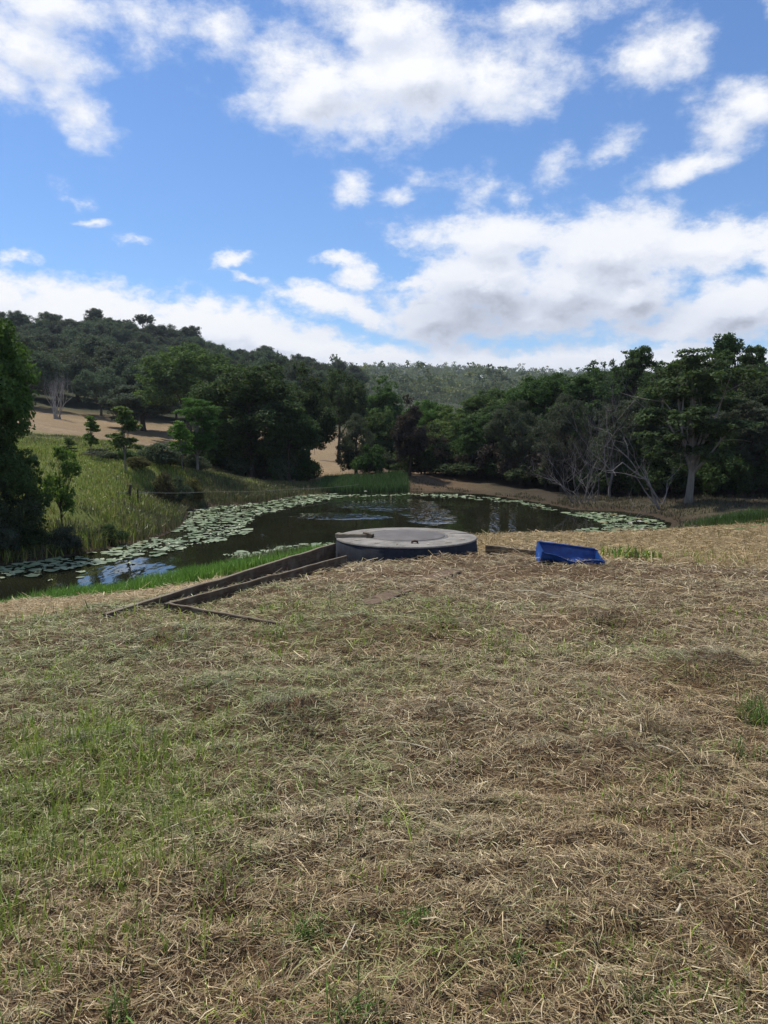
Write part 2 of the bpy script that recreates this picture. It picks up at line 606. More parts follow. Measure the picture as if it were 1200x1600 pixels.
def bark_mat(name, c1, c2, scale=6):
    m, t = new_mat(name)
    tc = t.new('ShaderNodeTexCoord')
    v = t.vec('MULTIPLY', tc.outputs['Object'], (1, 1, 0.25))
    n = t.noise(v, scale, 5, 0.65)
    col = t.ramp(n, [(0.3, c1), (0.7, c2)])
    b = principled(t, col, 0.85, 0.15, bump(t, t.noise(v, scale * 4, 4, 0.6), 0.6, 0.03))
    return finish(m, t, b.outputs[0])


M_DARK = foliage_mat('leaf_dark_green', (0.024, 0.042, 0.018), (0.052, 0.088, 0.034), (0.095, 0.145, 0.050), 0.34)
M_MID = foliage_mat('leaf_mid_green', (0.032, 0.060, 0.020), (0.070, 0.122, 0.038), (0.125, 0.190, 0.056), 0.34)
M_BRIGHT = foliage_mat('leaf_bright_green', (0.05, 0.095, 0.024), (0.11, 0.18, 0.045), (0.18, 0.26, 0.07), 0.38)
M_GREY = foliage_mat('leaf_grey_green', (0.042, 0.058, 0.038), (0.080, 0.105, 0.068), (0.13, 0.16, 0.105), 0.3)
M_PURPLE = foliage_mat('leaf_purple_brown', (0.034, 0.028, 0.025), (0.066, 0.054, 0.047), (0.105, 0.085, 0.07))
M_SCRUB = foliage_mat('leaf_olive_brown', (0.05, 0.046, 0.024), (0.10, 0.092, 0.044), (0.16, 0.14, 0.066))
M_HILL = foliage_mat('leaf_hill_green', (0.040, 0.060, 0.042), (0.078, 0.108, 0.074), (0.130, 0.165, 0.115))
M_GUM = foliage_mat('leaf_gum_olive', (0.06, 0.082, 0.062), (0.13, 0.16, 0.10), (0.24, 0.27, 0.13), 0.25)
M_BARK = bark_mat('bark_dark', (0.03, 0.024, 0.018), (0.075, 0.062, 0.05))
M_BARK_PALE = bark_mat('bark_pale', (0.13, 0.12, 0.10), (0.26, 0.245, 0.22))
M_BARK_GREY = bark_mat('bark_silver', (0.22, 0.21, 0.20), (0.38, 0.37, 0.35))
M_TWIG = bark_mat('twig_grey', (0.11, 0.10, 0.098), (0.23, 0.215, 0.21))
M_STRAW = tone_mat('straw', 0.12, 0.5, 0.3)
M_BLADE = tone_mat('grass_blade', 0.3, 0.45, 0.35)


def ground_mat():
    m, t = new_mat('earth_and_cut_grass')
    a = t.new('ShaderNodeAttribute', attribute_name='tone')
    g = t.new('ShaderNodeNewGeometry')
    p = g.outputs['Position']
    n1 = t.noise(p, 3.0, 8, 0.7)
    n2 = t.noise(t.vec('MULTIPLY', p, (1, 1, 0.3)), 24.0, 6, 0.7)
    f = t.maprange(t.math('MULTIPLY_ADD', n1, 0.5, t.math('MULTIPLY', n2, 0.5)), 0.32, 0.68, 0.55, 1.45)
    sc = t.vec('SCALE', a.outputs['Color'], None)
    t.put(sc.node.inputs[3], f)
    b = principled(t, sc, 0.9, 0.12, bump(t, t.math('ADD', n2, n1), 0.8, 0.06))
    return finish(m, t, b.outputs[0])


def water_mat():
    m, t = new_mat('dark_pond_water')
    g = t.new('ShaderNodeNewGeometry')
    p = g.outputs['Position']
    def patch(c, r):
        q = t.vec('MULTIPLY', t.vec('SUBTRACT', p, (c[0], c[1], 0)), (1 / r[0], 1 / r[1], 0))
        return t.maprange(t.math('ADD', t.vec('LENGTH', q, out=1), t.math('MULTIPLY_ADD', t.noise(p, 0.9, 3, 0.6), 1.2, -0.6)), 0.55, 1.05, 1, 0, True)
    def ray_patch(k, w):
        # a narrow lane of ripples running out across the pond
        sp = t.new('ShaderNodeSeparateXYZ')
        t.put(sp.inputs[0], p)
        q = t.math('ABSOLUTE', t.math('SUBTRACT', t.math('DIVIDE', sp.outputs[0], sp.outputs[1]), k))
        a = t.maprange(q, w * 0.4, w, 1, 0, True)
        b_ = t.maprange(t.math('ABSOLUTE', t.math('SUBTRACT', sp.outputs[1], 28.0)), 4.0, 8.0, 1, 0, True)
        return t.math('MULTIPLY', a, b_)
    wind = t.math('MAXIMUM', patch((0.3, 33.5), (2.2, 2.8)), patch((-1.6, 29.0), (2.0, 1.2)))
    wind = t.math('MAXIMUM', wind, patch((1.7, 29.5), (1.0, 3.5)))
    fine = t.noise(t.vec('MULTIPLY', p, (1.0, 0.35, 1)), 5.5, 2, 0.5)
    wind = t.math('MAXIMUM', wind, t.math('MAXIMUM', ray_patch(0.146, 0.0105), ray_patch(0.169, 0.0085)))
    slow = t.noise(t.vec('MULTIPLY', p, (1.6, 0.5, 1)), 1.6, 2, 0.5)
    h = t.math('ADD', t.math('MULTIPLY', fine, t.math('MULTIPLY_ADD', wind, 0.075, 0.0006)), t.math('MULTIPLY', slow, 0.008))
    bp = t.new('ShaderNodeBump')
    bp.inputs['Strength'].default_value = 1.0
    bp.inputs['Distance'].default_value = 1.0
    t.put(bp.inputs['Height'], h)
    col = t.ramp(t.noise(p, 0.5, 3, 0.5), [(0.3, (0.010, 0.011, 0.006)), (0.7, (0.018, 0.019, 0.010))])
    b = principled(t, col, 0.03, 0.5, bp.outputs[0])
    b.inputs['IOR'].default_value = 1.33
    return finish(m, t, b.outputs[0])


# ------------------------------------------------------------------ ground
def lerp(a, b, w):
    return a + (b - a) * w[:, None]


BOARD_A = np.array([P(165, 960, 8.6)[:2], P(523, 849, 14.0)[:2]])      # outer board line, used for colours too


def ground_tone(x, y):
    sd = pond_sd(x, y)
    r = np.sqrt(x * x + y * y)
    n = fbm(x / 1.5, y / 1.5, 31)
    nb = fbm(x / 6, y / 6, 33)
    c = np.tile(np.array([0.115, 0.075, 0.042]), (len(x), 1))                       # under the hay
    c = lerp(c, np.array([0.25, 0.185, 0.095]), straw_zone(x, y))
    # left bank rank grass, mown field, far ground
    left = sstep(0, 2, -(x + 1.5)) * sstep(17, 21, r) * sstep(-2, 2, y - (20 - 0.25 * (x + 8)) + 6)
    left = np.where((y > 18) & (x < 1), 1.0, 0.0) * sstep(-0.5, 0.5, sd) * np.where((x < -1) | (y > 36), 1, 0)
    c = lerp(c, np.array([0.12, 0.145, 0.04]), left)
    field = sstep(41, 50, y) * np.where(x < 8, 1, 0)
    c = lerp(c, np.array([0.225, 0.16, 0.10]) , field * (0.85 + 0.15 * n))
    litter = sstep(0.5, 1.5, x / np.maximum(y, 1) * 1200 / 100 + 3.4) * (1 - sstep(-1.35, -1.15, x / np.maximum(y, 1) * 12) * (1 - sstep(-0.6, -0.4, x / np.maximum(y, 1) * 12))) * sstep(38, 41, y) * (1 - sstep(58, 66, y)) * np.where(x < 2, 1, 0)
    c = lerp(c, np.array([0.085, 0.062, 0.04]), litter * 0.85)
    far = sstep(95, 108, r)
    c = lerp(c, np.array([0.035, 0.042, 0.022]), far)
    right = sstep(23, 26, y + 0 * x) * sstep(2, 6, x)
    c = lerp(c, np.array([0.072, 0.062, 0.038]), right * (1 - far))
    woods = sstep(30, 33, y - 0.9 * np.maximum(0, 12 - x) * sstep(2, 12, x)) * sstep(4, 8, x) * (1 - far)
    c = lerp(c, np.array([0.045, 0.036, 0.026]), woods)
    c = lerp(c, np.array([0.115, 0.08, 0.05]), sstep(38, 41, y) * (1 - sstep(3, 7, x)) * sstep(0, 3, x + 1.5) * (1 - sstep(47, 52, y)))
    mud = 1 - sstep(0.15, 1.4, sd + (n - 0.5) * 1.6)
    c = lerp(c, np.array([0.055, 0.04, 0.026]), mud)
    c = c * (0.75 + 0.5 * nb)[:, None]
    return c


def straw_zone(x, y):
    """dry yellow cut grass: beyond the boards on the left and the rise on the right"""
    sd = pond_sd(x, y)
    d0 = BOARD_A[1] - BOARD_A[0]
    side = (x - BOARD_A[0, 0]) * d0[1] - (y - BOARD_A[0, 1]) * d0[0]          # negative to the left of the board
    w1 = sstep(0.0, 0.5, -side / np.hypot(*d0)) * sstep(7.0, 8.6, y + 0.05 * x) * (1 - sstep(17, 20, y))
    n = fbm(x / 1.2, y / 1.2, 41) - 0.5
    w2 = sstep(0.0, 1.6, (y - 12.6) + (x - 3.6) * 0.8 + n * 2.5) * sstep(2.2, 3.2, x + 0.2 * n) * (1 - sstep(23, 24.5, y))
    w3 = sstep(14.2, 15.4, y) * (1 - sstep(22, 24, y)) * np.where(x > -1, 1, 0)
    return np.clip(np.maximum(np.maximum(w1, w2), w3), 0, 1)


def build_ground():
    a1 = np.arange(-42, 42.01, 0.4)
    a2 = np.arange(46, 318, 4.0)
    ang = np.radians(np.concatenate([a1, a2]))
    rings = np.concatenate([[0.0], 0.4 * 1.022 ** np.arange(0, 412)])
    A, R = np.meshgrid(ang, rings)
    x, y = (R * np.sin(A)).ravel(), (R * np.cos(A)).ravel()
    z = height(x, y)
    na = len(ang)
    i, j = np.meshgrid(np.arange(len(rings) - 1), np.arange(na), indexing='ij')
    Q = np.stack([i * na + j, i * na + (j + 1) % na, (i + 1) * na + (j + 1) % na, (i + 1) * na + j], -1).reshape(-1, 4)
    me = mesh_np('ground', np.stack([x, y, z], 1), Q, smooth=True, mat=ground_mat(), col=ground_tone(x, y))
    link('ground', me, kind='structure')


build_ground()

# the pond surface: the shoreline polygon grown a little so the bank cuts it
def build_water():
    c = POND.mean(0)
    pts = []
    n = len(POND)
    for i in range(n):
        e = POND[(i + 1) % n] - POND[i - 1]
        nrm = np.array([-e[1], e[0]]) / (np.linalg.norm(e) + 1e-9)
        pts.append(POND[i] + nrm * 0.0)
    import bmesh
    bm = bmesh.new()
    # grid clipped to near the pond
    xs = np.arange(POND[:, 0].min() - 2, POND[:, 0].max() + 2, 0.5)
    ys = np.arange(POND[:, 1].min() - 2, POND[:, 1].max() + 2, 0.5)
    X, Y = np.meshgrid(xs, ys)
    sd = pond_sd(X.ravel() + 0.25, Y.ravel() + 0.25).reshape(X.shape)
    V = np.stack([X.ravel(), Y.ravel(), np.zeros(X.size)], 1)
    w = X.shape[1]
    ii, jj = np.where(sd[:-1, :-1] < 0.8)
    a = ii * w + jj
    Q = np.stack([a, a + 1, a + w + 1, a + w], 1)
    used, inv = np.unique(Q, return_inverse=True)
    me = mesh_np('water', V[used], inv.reshape(Q.shape), smooth=True, mat=water_mat())
    link('water', me, kind='structure')


build_water()


# ------------------------------------------------------------------ trees
def unit(v):
    return v / (np.linalg.norm(v, axis=-1, keepdims=True) + 1e-9)


def crown_mesh(name, rng, lobes, n_leaf, size, mat, sub=(0.28, 0.5), flat=0.75, up=0.5, aspect=0.55, sub_per=14, droop=0.0):
    """lobes: array (n,5) x y z r squash. Leaves sit in small sprays over the lobes."""
    lobes = np.asarray(lobes, float)
    wts = lobes[:, 3] ** 2
    n_sub = max(len(lobes) * 2, int(sub_per * len(lobes)))
    li = rng.choice(len(lobes), n_sub, p=wts / wts.sum())
    dirs = unit(rng.normal(size=(n_sub, 3)) + np.array([0, 0, 0.35]))
    rad_ = lobes[li, 3]
    sc = np.stack([np.ones(n_sub), np.ones(n_sub), lobes[li, 4]], 1)
    cs = lobes[li, :3] + dirs * sc * (rad_ * rng.uniform(0.62, 1.0, n_sub))[:, None]
    rs = rad_ * rng.uniform(sub[0], sub[1], n_sub)
    tone_s = rng.uniform(-0.16, 0.16, n_sub) + rng.uniform(-0.12, 0.12, len(lobes))[li]
    w2 = rs ** 2
    k = rng.choice(n_sub, n_leaf, p=w2 / w2.sum())
    off = unit(rng.normal(size=(n_leaf, 3))) * (rng.uniform(0, 1, n_leaf) ** 0.5)[:, None]
    off[:, 2] *= flat
    c = cs[k] + off * rs[k][:, None]
    c[:, 2] -= droop * rng.uniform(0, 1, n_leaf) ** 2 * rs[k]
    nrm = unit(0.6 * unit(off + 0.6 * dirs[k]) + np.array([0, 0, up]) + 0.65 * rng.normal(size=(n_leaf, 3)))
    t = unit(np.cross(nrm, rng.normal(size=(n_leaf, 3))))
    b = np.cross(nrm, t)
    L = size * rng.uniform(0.6, 1.35, n_leaf)[:, None]
    W = L * aspect
    V = np.stack([c - t * L * 0.5, c + b * W * 0.5 - nrm * L * 0.08, c + t * L * 0.5 - nrm * L * 0.1, c - b * W * 0.5 - nrm * L * 0.08], 1).reshape(-1, 3)
    Q = np.arange(n_leaf * 4).reshape(-1, 4)
    tint = np.clip(0.45 + tone_s[k] + rng.uniform(-0.28, 0.28, n_leaf), 0, 1)
    return mesh_np(name, V, Q, {'tint': np.repeat(tint, 4)}, False, mat)


def limb_path(rng, a, b, n=5, wob=0.08, sag=0.0):
    t = np.linspace(0, 1, n)[:, None]
    a, b = np.asarray(a, float), np.asarray(b, float)
    L = np.linalg.norm(b - a)
    p = a + (b - a) * t
    ph, fr = rng.uniform(0, 6.28, 3), rng.uniform(1.5, 4.5, 3)
    w = np.sin(t * fr + ph) - np.sin(ph) - t * (np.sin(fr + ph) - np.sin(ph)) * 0.7
    p = p + w * wob * L * rng.uniform(0.6, 1.5)
    p[:, 2] += sag * L * (t[:, 0] * (1 - t[:, 0])) * 4
    return p


def trunk_mesh(name, rng, h_fork, r0, lobes, mat, n_limb=10, lean=(0, 0), trunks=1, top=None):
    g = Geo()
    lobes = np.asarray(lobes, float)
    order = np.argsort(-lobes[:, 3])[:n_limb]
    top = top or lobes[:, 2].max() * 0.75
    for k in range(trunks):
        off = np.array([0, 0, 0]) if trunks == 1 else np.array([rng.uniform(-.5, .5), rng.uniform(-.5, .5), 0])
        tip = np.array([lean[0] + off[0] * 2, lean[1] + off[1] * 2, top])
        path = limb_path(rng, off + np.array([0, 0, -0.25]), tip, 9, 0.02)
        rr = r0 * np.linspace(1, 0.25, 9)
        rr[0] *= 1.35
        g.tube(path, rr, 8)
        for li in order[k::trunks]:
            c = lobes[li, :3]
            s = np.clip(h_fork / top + rng.uniform(0, 0.45), 0.15, 0.92)
            idx = s * 8
            i0 = int(idx)
            st = path[i0] + (path[min(i0 + 1, 8)] - path[i0]) * (idx - i0)
            r = r0 * (0.55 - 0.35 * s)
            lp = limb_path(rng, st, c, 5, 0.06, 0.05)
            g.tube(lp, r * np.linspace(1, 0.2, 5), 5, False)
            for q in range(2):
                e = c + rng.normal(size=3) * lobes[li, 3] * 0.6
                g.tube(limb_path(rng, lp[3], e, 4, 0.08), r * 0.35 * np.linspace(1, 0.25, 4), 4, False)
    return g.build(name, mat)


def lobes_round(rng, n, rx, rz, zc, r=(0.26, 0.42), low=-0.6, ry=None):
    out = []
    ry = ry or rx
    while len(out) < n:
        d = unit(rng.normal(size=3))
        if d[2] < low:
            continue
        f = rng.uniform(0.45, 0.8)
        rr = rng.uniform(*r) * rx
        out.append((d[0] * rx * f, d[1] * ry * f, zc + d[2] * rz * f, rr, rng.uniform(0.7, 0.95)))
    return np.array(out)


def lobes_layers(rng, n, rx, z0, z1, r=(0.25, 0.42), top_w=0.5):
    out = []
    for i in range(n):
        s = (i + rng.uniform(0, 1)) / n
        w = rx * (1 - (1 - top_w) * s) * (0.35 + 0.65 * min(1, 4 * s + 0.3))
        a = rng.uniform(0, 2 * np.pi)
        f = rng.uniform(0.2, 0.85)
        out.append((np.cos(a) * w * f, np.sin(a) * w * f, z0 + (z1 - z0) * s, rng.uniform(*r) * rx, rng.uniform(0.26, 0.4)))
    return np.array(out)


KIND = {}


def kind(name, lobes, n_leaf, size, crown_mat, bark, h, width, seed, h_fork=1.4, r0=0.16, n_limb=10, lean=(0, 0), trunks=1, **kw):
    rng = np.random.default_rng(seed)
    cm = crown_mesh(name + '_crown', rng, lobes, n_leaf, size, crown_mat, **kw)
    tm = trunk_mesh(name + '_trunk', rng, h_fork, r0, lobes, bark, n_limb, lean, trunks)
    KIND[name] = (cm, tm, h, width)


R = np.random.default_rng
kind('round_a', lobes_round(R(1), 46, 2.9, 2.7, 3.7, (0.2, 0.34)), 42000, 0.135, M_DARK, M_BARK, 6.3, 6.0, 11)
kind('round_b', lobes_round(R(2), 40, 2.3, 2.7, 3.7, (0.22, 0.38)), 36000, 0.13, M_DARK, M_BARK, 6.3, 4.9, 12)
kind('round_c', np.vstack([lobes_round(R(3), 30, 2.4, 2.3, 3.6, (0.2, 0.36)), lobes_round(R(4), 12, 1.4, 1.2, 5.6, (0.25, 0.4))]), 36000, 0.13, M_MID, M_BARK, 6.9, 5.0, 13)
kind('full_a', lobes_round(R(61), 58, 2.6, 3.0, 3.15, (0.2, 0.34), -1.0), 46000, 0.13, M_DARK, M_BARK, 6.3, 5.4, 61)
kind('full_b', np.vstack([lobes_round(R(62), 46, 2.1, 2.8, 3.0, (0.22, 0.38), -1.0), lobes_round(R(63), 10, 1.1, 1.0, 5.6, (0.25, 0.45))]), 42000, 0.13, M_DARK, M_BARK, 6.8, 4.4, 62)
kind('feather', lobes_round(R(5), 60, 2.2, 2.9, 3.7, (0.13, 0.24), -0.9), 30000, 0.12, M_GREY, M_BARK, 6.5, 4.5, 14, aspect=0.3, droop=1.2)
kind('layered', lobes_layers(R(6), 34, 2.9, 2.0, 6.4, (0.2, 0.36)), 26000, 0.15, M_MID, M_BARK_PALE, 6.6, 5.4, 15, n_limb=24, flat=0.35, up=1.1)
kind('tall', np.vstack([lobes_round(R(7), 30, 1.7, 2.9, 3.9, (0.25, 0.42)), lobes_round(R(8), 10, 0.8, 0.9, 6.6, (0.3, 0.5))]), 30000, 0.13, M_DARK, M_BARK, 7.4, 3.8, 16, n_limb=14)
kind('open', lobes_round(R(9), 22, 2.6, 2.3, 4.4, (0.16, 0.28), -0.2), 17000, 0.14, M_DARK, M_BARK, 6.6, 5.2, 17, n_limb=22, h_fork=2.0)
kind('sapling', lobes_layers(R(10), 18, 0.9, 0.9, 2.9, (0.25, 0.45), 0.25), 3800, 0.13, M_BRIGHT, M_BARK_PALE, 3.0, 1.7, 18, r0=0.045, n_limb=16, flat=0.4, up=1.0, h_fork=0.7)
kind('bushy', lobes_round(R(11), 26, 1.5, 1.2, 1.1, (0.25, 0.45), -0.9), 12000, 0.11, M_DARK, M_BARK, 2.3, 3.2, 19, r0=0.06, h_fork=0.3)
kind('thin_bush', lobes_round(R(12), 26, 0.9, 1.2, 1.25, (0.18, 0.32), -0.9), 4200, 0.10, M_MID, M_BARK, 2.4, 1.9, 20, r0=0.04, h_fork=0.3, n_limb=18)
for q, (sx, sz) in enumerate([(3.6, 3.0), (3.3, 3.6), (3.9, 2.7)]):
    kind('hill_%d' % q, lobes_round(R(30 + q), 34, sx, sz, 4.4, (0.24, 0.4), -0.5), 20000, 0.22, M_HILL, M_BARK, 4.4 + sz, sx * 2.05, 40 + q, r0=0.22, n_limb=8)
kind('crest', lobes_round(R(34), 16, 3.0, 2.2, 6.4, (0.2, 0.34), -0.1), 9000, 0.22, M_HILL, M_BARK, 8.5, 6.0, 44, r0=0.2, n_limb=16, h_fork=3.0)


def tree(name, k, px, d, top, wpx, label, mat=None, bark=None, rz=None, cat='tree', group=None, base=None, ysc=1.0):
    cm, tm, h, w = KIND[k]
    x = P(px, 700, d)[0]
    z = Zt(x, d) if base is None else base
    H = P(px, top, d)[2] - z
    W = wpx / 1200.0 * d
    o = thing(name, label, cat, (x, d, z), (rz if rz is not None else (px * 0.37 + d) % 6.28), group)
    o.scale = (W / w, W / w * ysc, H / h)
    for nm, me, mm in (('trunk', tm, bark), ('crown', cm, mat)):
        c = link(nm, me, o)
        if mm is not None:
            c.material_slots[0].link = 'OBJECT'
            c.material_slots[0].material = mm
    return o


# --- trees round the pond, left to right; each described by what tells it apart
tree('broadleaf_tree', 'full_a', -58, 20.5, 418, 250, 'large dark tree filling the left edge of the view above the lily pads', M_MID, rz=1.0)
tree('broadleaf_tree', 'full_b', -190, 24, 560, 330, 'bushy tree mostly cut off by the left edge, behind the large dark tree', M_DARK)
tree('young_tree', 'full_b', -8, 19.9, 600, 120, 'middling dense tree filling the space below the large dark tree at the left edge', M_MID)
tree('young_tree', 'sapling', 195, 31, 632, 66, 'small bright green sapling with a pale stem standing alone below the mown field', M_BRIGHT)
tree('young_tree', 'sapling', 143, 32, 648, 38, 'spindly sapling with a pale stem just left of the small bright green sapling', M_BRIGHT)
tree('young_tree', 'sapling', 108, 31, 682, 30, 'knee-high yellow-green sapling at the lower left edge of the mown field', M_BRIGHT)
tree('young_tree', 'sapling', 283, 35, 655, 46, 'thin yellow-green sapling in front of the layered tree by the mown field', M_BRIGHT)
tree('shrub', 'thin_bush', 92, 22, 690, 70, 'light green young shrub with several thin stems beside the dark tree', M_BRIGHT, cat='shrub')
tree('shrub', 'thin_bush', 50, 21, 705, 64, 'darker young shrub tucked against the large dark tree on the left bank', M_MID, cat='shrub')
tree('shrub', 'bushy', -10, 19.6, 735, 140, 'dense low shrub under the large dark tree at the left edge', M_DARK, cat='shrub')
tree('shrub', 'bushy', 150, 34, 700, 60, 'low olive shrub at the foot of the spindly sapling', M_GREY, cat='shrub')
tree('shrub', 'bushy', 245, 34, 690, 80, 'brownish scrub bush between the bright sapling and the layered tree', M_GREY, cat='shrub')
tree('shrub', 'bushy', 195, 33.5, 702, 60, 'dark scrub bush behind the stem of the small bright green sapling', M_DARK, cat='shrub')
tree('layered_tree', 'layered', 308, 36.5, 622, 92, 'layered tree with flat green sprays and slim pale trunk left of the great dark tree', M_MID)
tree('broadleaf_tree', 'full_a', 395, 44, 556, 205, 'great round dark green tree left of centre, trunk dark against the field', M_DARK, rz=0.4)
tree('broadleaf_tree', 'full_a', 345, 48, 590, 120, 'dark bushy tree wedged between the layered tree and the great round tree', M_DARK)
tree('broadleaf_tree', 'round_a', 300, 78, 536, 190, 'broad rounded tree behind the layered tree at the foot of the wooded hill', M_MID, rz=2.0)
tree('broadleaf_tree', 'full_b', 225, 84, 575, 130, 'smaller rounded tree at the far end of the mown field, left of the broad one', M_HILL)
tree('broadleaf_tree', 'full_b', 480, 47, 556, 110, 'tall tree with an uneven spiky top close behind the great round dark tree', M_DARK)
tree('broadleaf_tree', 'round_b', 452, 42.5, 632, 105, 'low spreading dark tree at the right foot of the great round tree', M_DARK)
tree('broadleaf_tree', 'round_a', 528, 66, 576, 110, 'dark tree in the gap behind the willow-like tree', M_DARK)
tree('broadleaf_tree', 'full_b', 594, 72, 580, 84, 'rounded olive green tree rising behind the far end of the pond', M_MID)
tree('willow_tree', 'feather', 556, 46, 640, 76, 'small grey-green willow-like tree with a leaning dark trunk at the far shore', M_GREY)
tree('broadleaf_tree', 'full_a', 594, 50, 636, 78, 'compact dark green round tree just right of the willow-like tree', M_MID)
tree('broadleaf_tree', 'full_b', 640, 44, 610, 66, 'purple-brown tree standing alone on the bare bank at the far shore', M_PURPLE)
tree('broadleaf_tree', 'full_b', 705, 52, 628, 100, 'bright green tree right of the purple-brown tree', M_BRIGHT, M_BARK)
tree('broadleaf_tree', 'full_a', 668, 62, 618, 90, 'green tree half hidden between the purple-brown tree and the bright green tree', M_MID)
tree('broadleaf_tree', 'full_a', 755, 46, 640, 100, 'dark green tree over the far right shore, next right of the bright green tree', M_DARK)
tree('broadleaf_tree', 'full_a', 775, 60, 600, 130, 'mid green tree behind the dark trees of the far right shore', M_MID)
tree('broadleaf_tree', 'feather', 815, 43, 616, 120, 'feathery grey-green tree above the far right shore of the pond', M_GREY)
tree('broadleaf_tree', 'full_a', 850, 50, 574, 150, 'rounded dark tree whose top starts the skyline of the right wood', M_DARK)
tree('broadleaf_tree', 'full_b', 915, 46, 556, 140, 'dark domed tree on the skyline above the grey dead shrub', M_DARK)
tree('broadleaf_tree', 'feather', 880, 39, 606, 120, 'dull grey-green drooping tree behind the grey dead shrub', M_GREY)
tree('broadleaf_tree', 'open', 990, 48, 540, 125, 'thin-topped tree with sky showing through its crown behind the layered tree', M_DARK)
tree('broadleaf_tree', 'full_a', 985, 36, 610, 120, 'grey-green tree thick with twigs behind the leaning bare tree', M_GREY)
tree('layered_tree', 'layered', 1078, 31, 548, 215, 'layered tree with a tall pale leaning trunk on the right bank', M_DARK, M_BARK_PALE, rz=0.9)
tree('broadleaf_tree', 'full_a', 1075, 41, 556, 180, 'dark tree filling the wood behind the pale leaning trunk', M_DARK)
tree('broadleaf_tree', 'open', 1150, 44, 518, 135, 'tallest open-crowned tree of the right wood, breaking the skyline', M_DARK)
tree('broadleaf_tree', 'full_b', 1165, 36.5, 560, 160, 'dark green tree low on the right beyond the pale leaning trunk', M_DARK)
tree('broadleaf_tree', 'full_a', 1260, 38, 545, 200, 'tree cut off by the right edge of the view, upper part in the skyline', M_DARK)
tree('layered_tree', 'layered', 1160, 34, 622, 110, 'small tree with pale flat sprays of leaves before the dark wood at right', M_GREY, M_BARK)
for i, (px, d, top, w) in enumerate([(165, 33, 706, 46), (215, 32, 712, 50), (228, 36, 694, 60), (265, 35.5, 700, 60), (290, 37, 706, 54), (130, 33, 708, 44), (310, 38, 712, 50), (255, 30, 735, 44), (280, 31, 742, 40), (300, 32, 745, 44)]):
    tree('shrub', 'bushy', px, d, top, w, 'olive-brown scrub bush in the rough grass along the top of the left bank', (M_GREY, M_SCRUB)[i % 2], cat='shrub', group='scrub along the left bank')
for i, (px, d, top, w) in enumerate([(30, 19.6, 808, 80), (95, 20.1, 820, 66), (170, 21.6, 818, 50), (-20, 18.9, 800, 100)]):
    tree('shrub', 'bushy', px, d, top, w, 'dark low bush overhanging the lily pads at the foot of the left bank', (M_DARK, M_GREY)[i % 2], cat='shrub', group='low bushes at the water on the left bank')
# the wood behind: trees that fill the depth of the right bank
rb = R(77)
for i in range(28):
    px = 690 + i * 26 + rb.uniform(-12, 12)
    d = rb.uniform(52, 74)
    top = np.interp(px, [690, 760, 850, 950, 1050, 1150, 1400], [640, 612, 586, 568, 560, 545, 555]) + rb.uniform(0, 22)
    tree('broadleaf_tree', ('full_a', 'full_b')[i % 2], px, d, top, rb.uniform(115, 155), 'dark tree deep in the wood on the right bank', (M_DARK, M_DARK, M_MID)[i % 3], group='trees deep in the right wood')
for i in range(44):
    px = 655 + i * 16 + rb.uniform(-8, 8)
    d = np.interp(px, [650, 700, 800, 900, 1000, 1080, 1350], [47, 46.5, 43.5, 38.6, 34.5, 33.8, 34]) + rb.uniform(0, 3)
    tree('shrub', 'bushy', px, d, 690 + rb.uniform(-40, 34), rb.uniform(80, 130), 'dark undergrowth shrub below the trees of the right wood', (M_DARK, M_DARK, M_PURPLE)[i % 3], cat='shrub', group='undergrowth shrubs of the right wood')
for i in range(26):
    px = 300 + i * 12.5 + rb.uniform(-8, 8)
    if 476 < px < 556:
        continue
    d = 43.0 + rb.uniform(0, 7)
    tree('shrub', 'bushy', px, d, 704 + rb.uniform(-30, 12), rb.uniform(44, 80), 'dark scrub bush under the trees left of the pond', (M_DARK, M_GREY)[i % 2], cat='shrub', group='scrub under the trees left of the pond')

# --- the wooded hill on the left
rh = R(5)
spots = []
for row, d in enumerate(np.linspace(97, 212, 15)):
    for px in np.arange(-120, 620, 33.0 * 130 / d * 1.25):
        q = px + rh.uniform(-12, 12)
        dd = d + rh.uniform(-4, 4)
        if q > np.interp(dd, [95, 130, 215], [400, 520, 560]):
            continue
        spots.append((q, dd))
for i, (q, dd) in enumerate(spots):
    k = 'hill_%d' % (i % 3)
    if dd > 196 and i % 9 == 0:
        k = 'crest'
    cm, tm, h, w = KIND[k]
    x = P(q, 700, dd)[0]
    s = rh.uniform(0.8, 1.2)
    o = thing('hillside_tree', 'round-crowned tree in the wood that covers the left hill', 'tree', (x, dd, Zt(x, dd) - 0.6), rh.uniform(0, 6.28), 'trees on the wooded left hill')
    o.scale = (s, s, s * rh.uniform(0.85, 1.1))
    link('trunk', tm, o)
    c = link('crown', cm, o)
print('hill trees', len(spots))

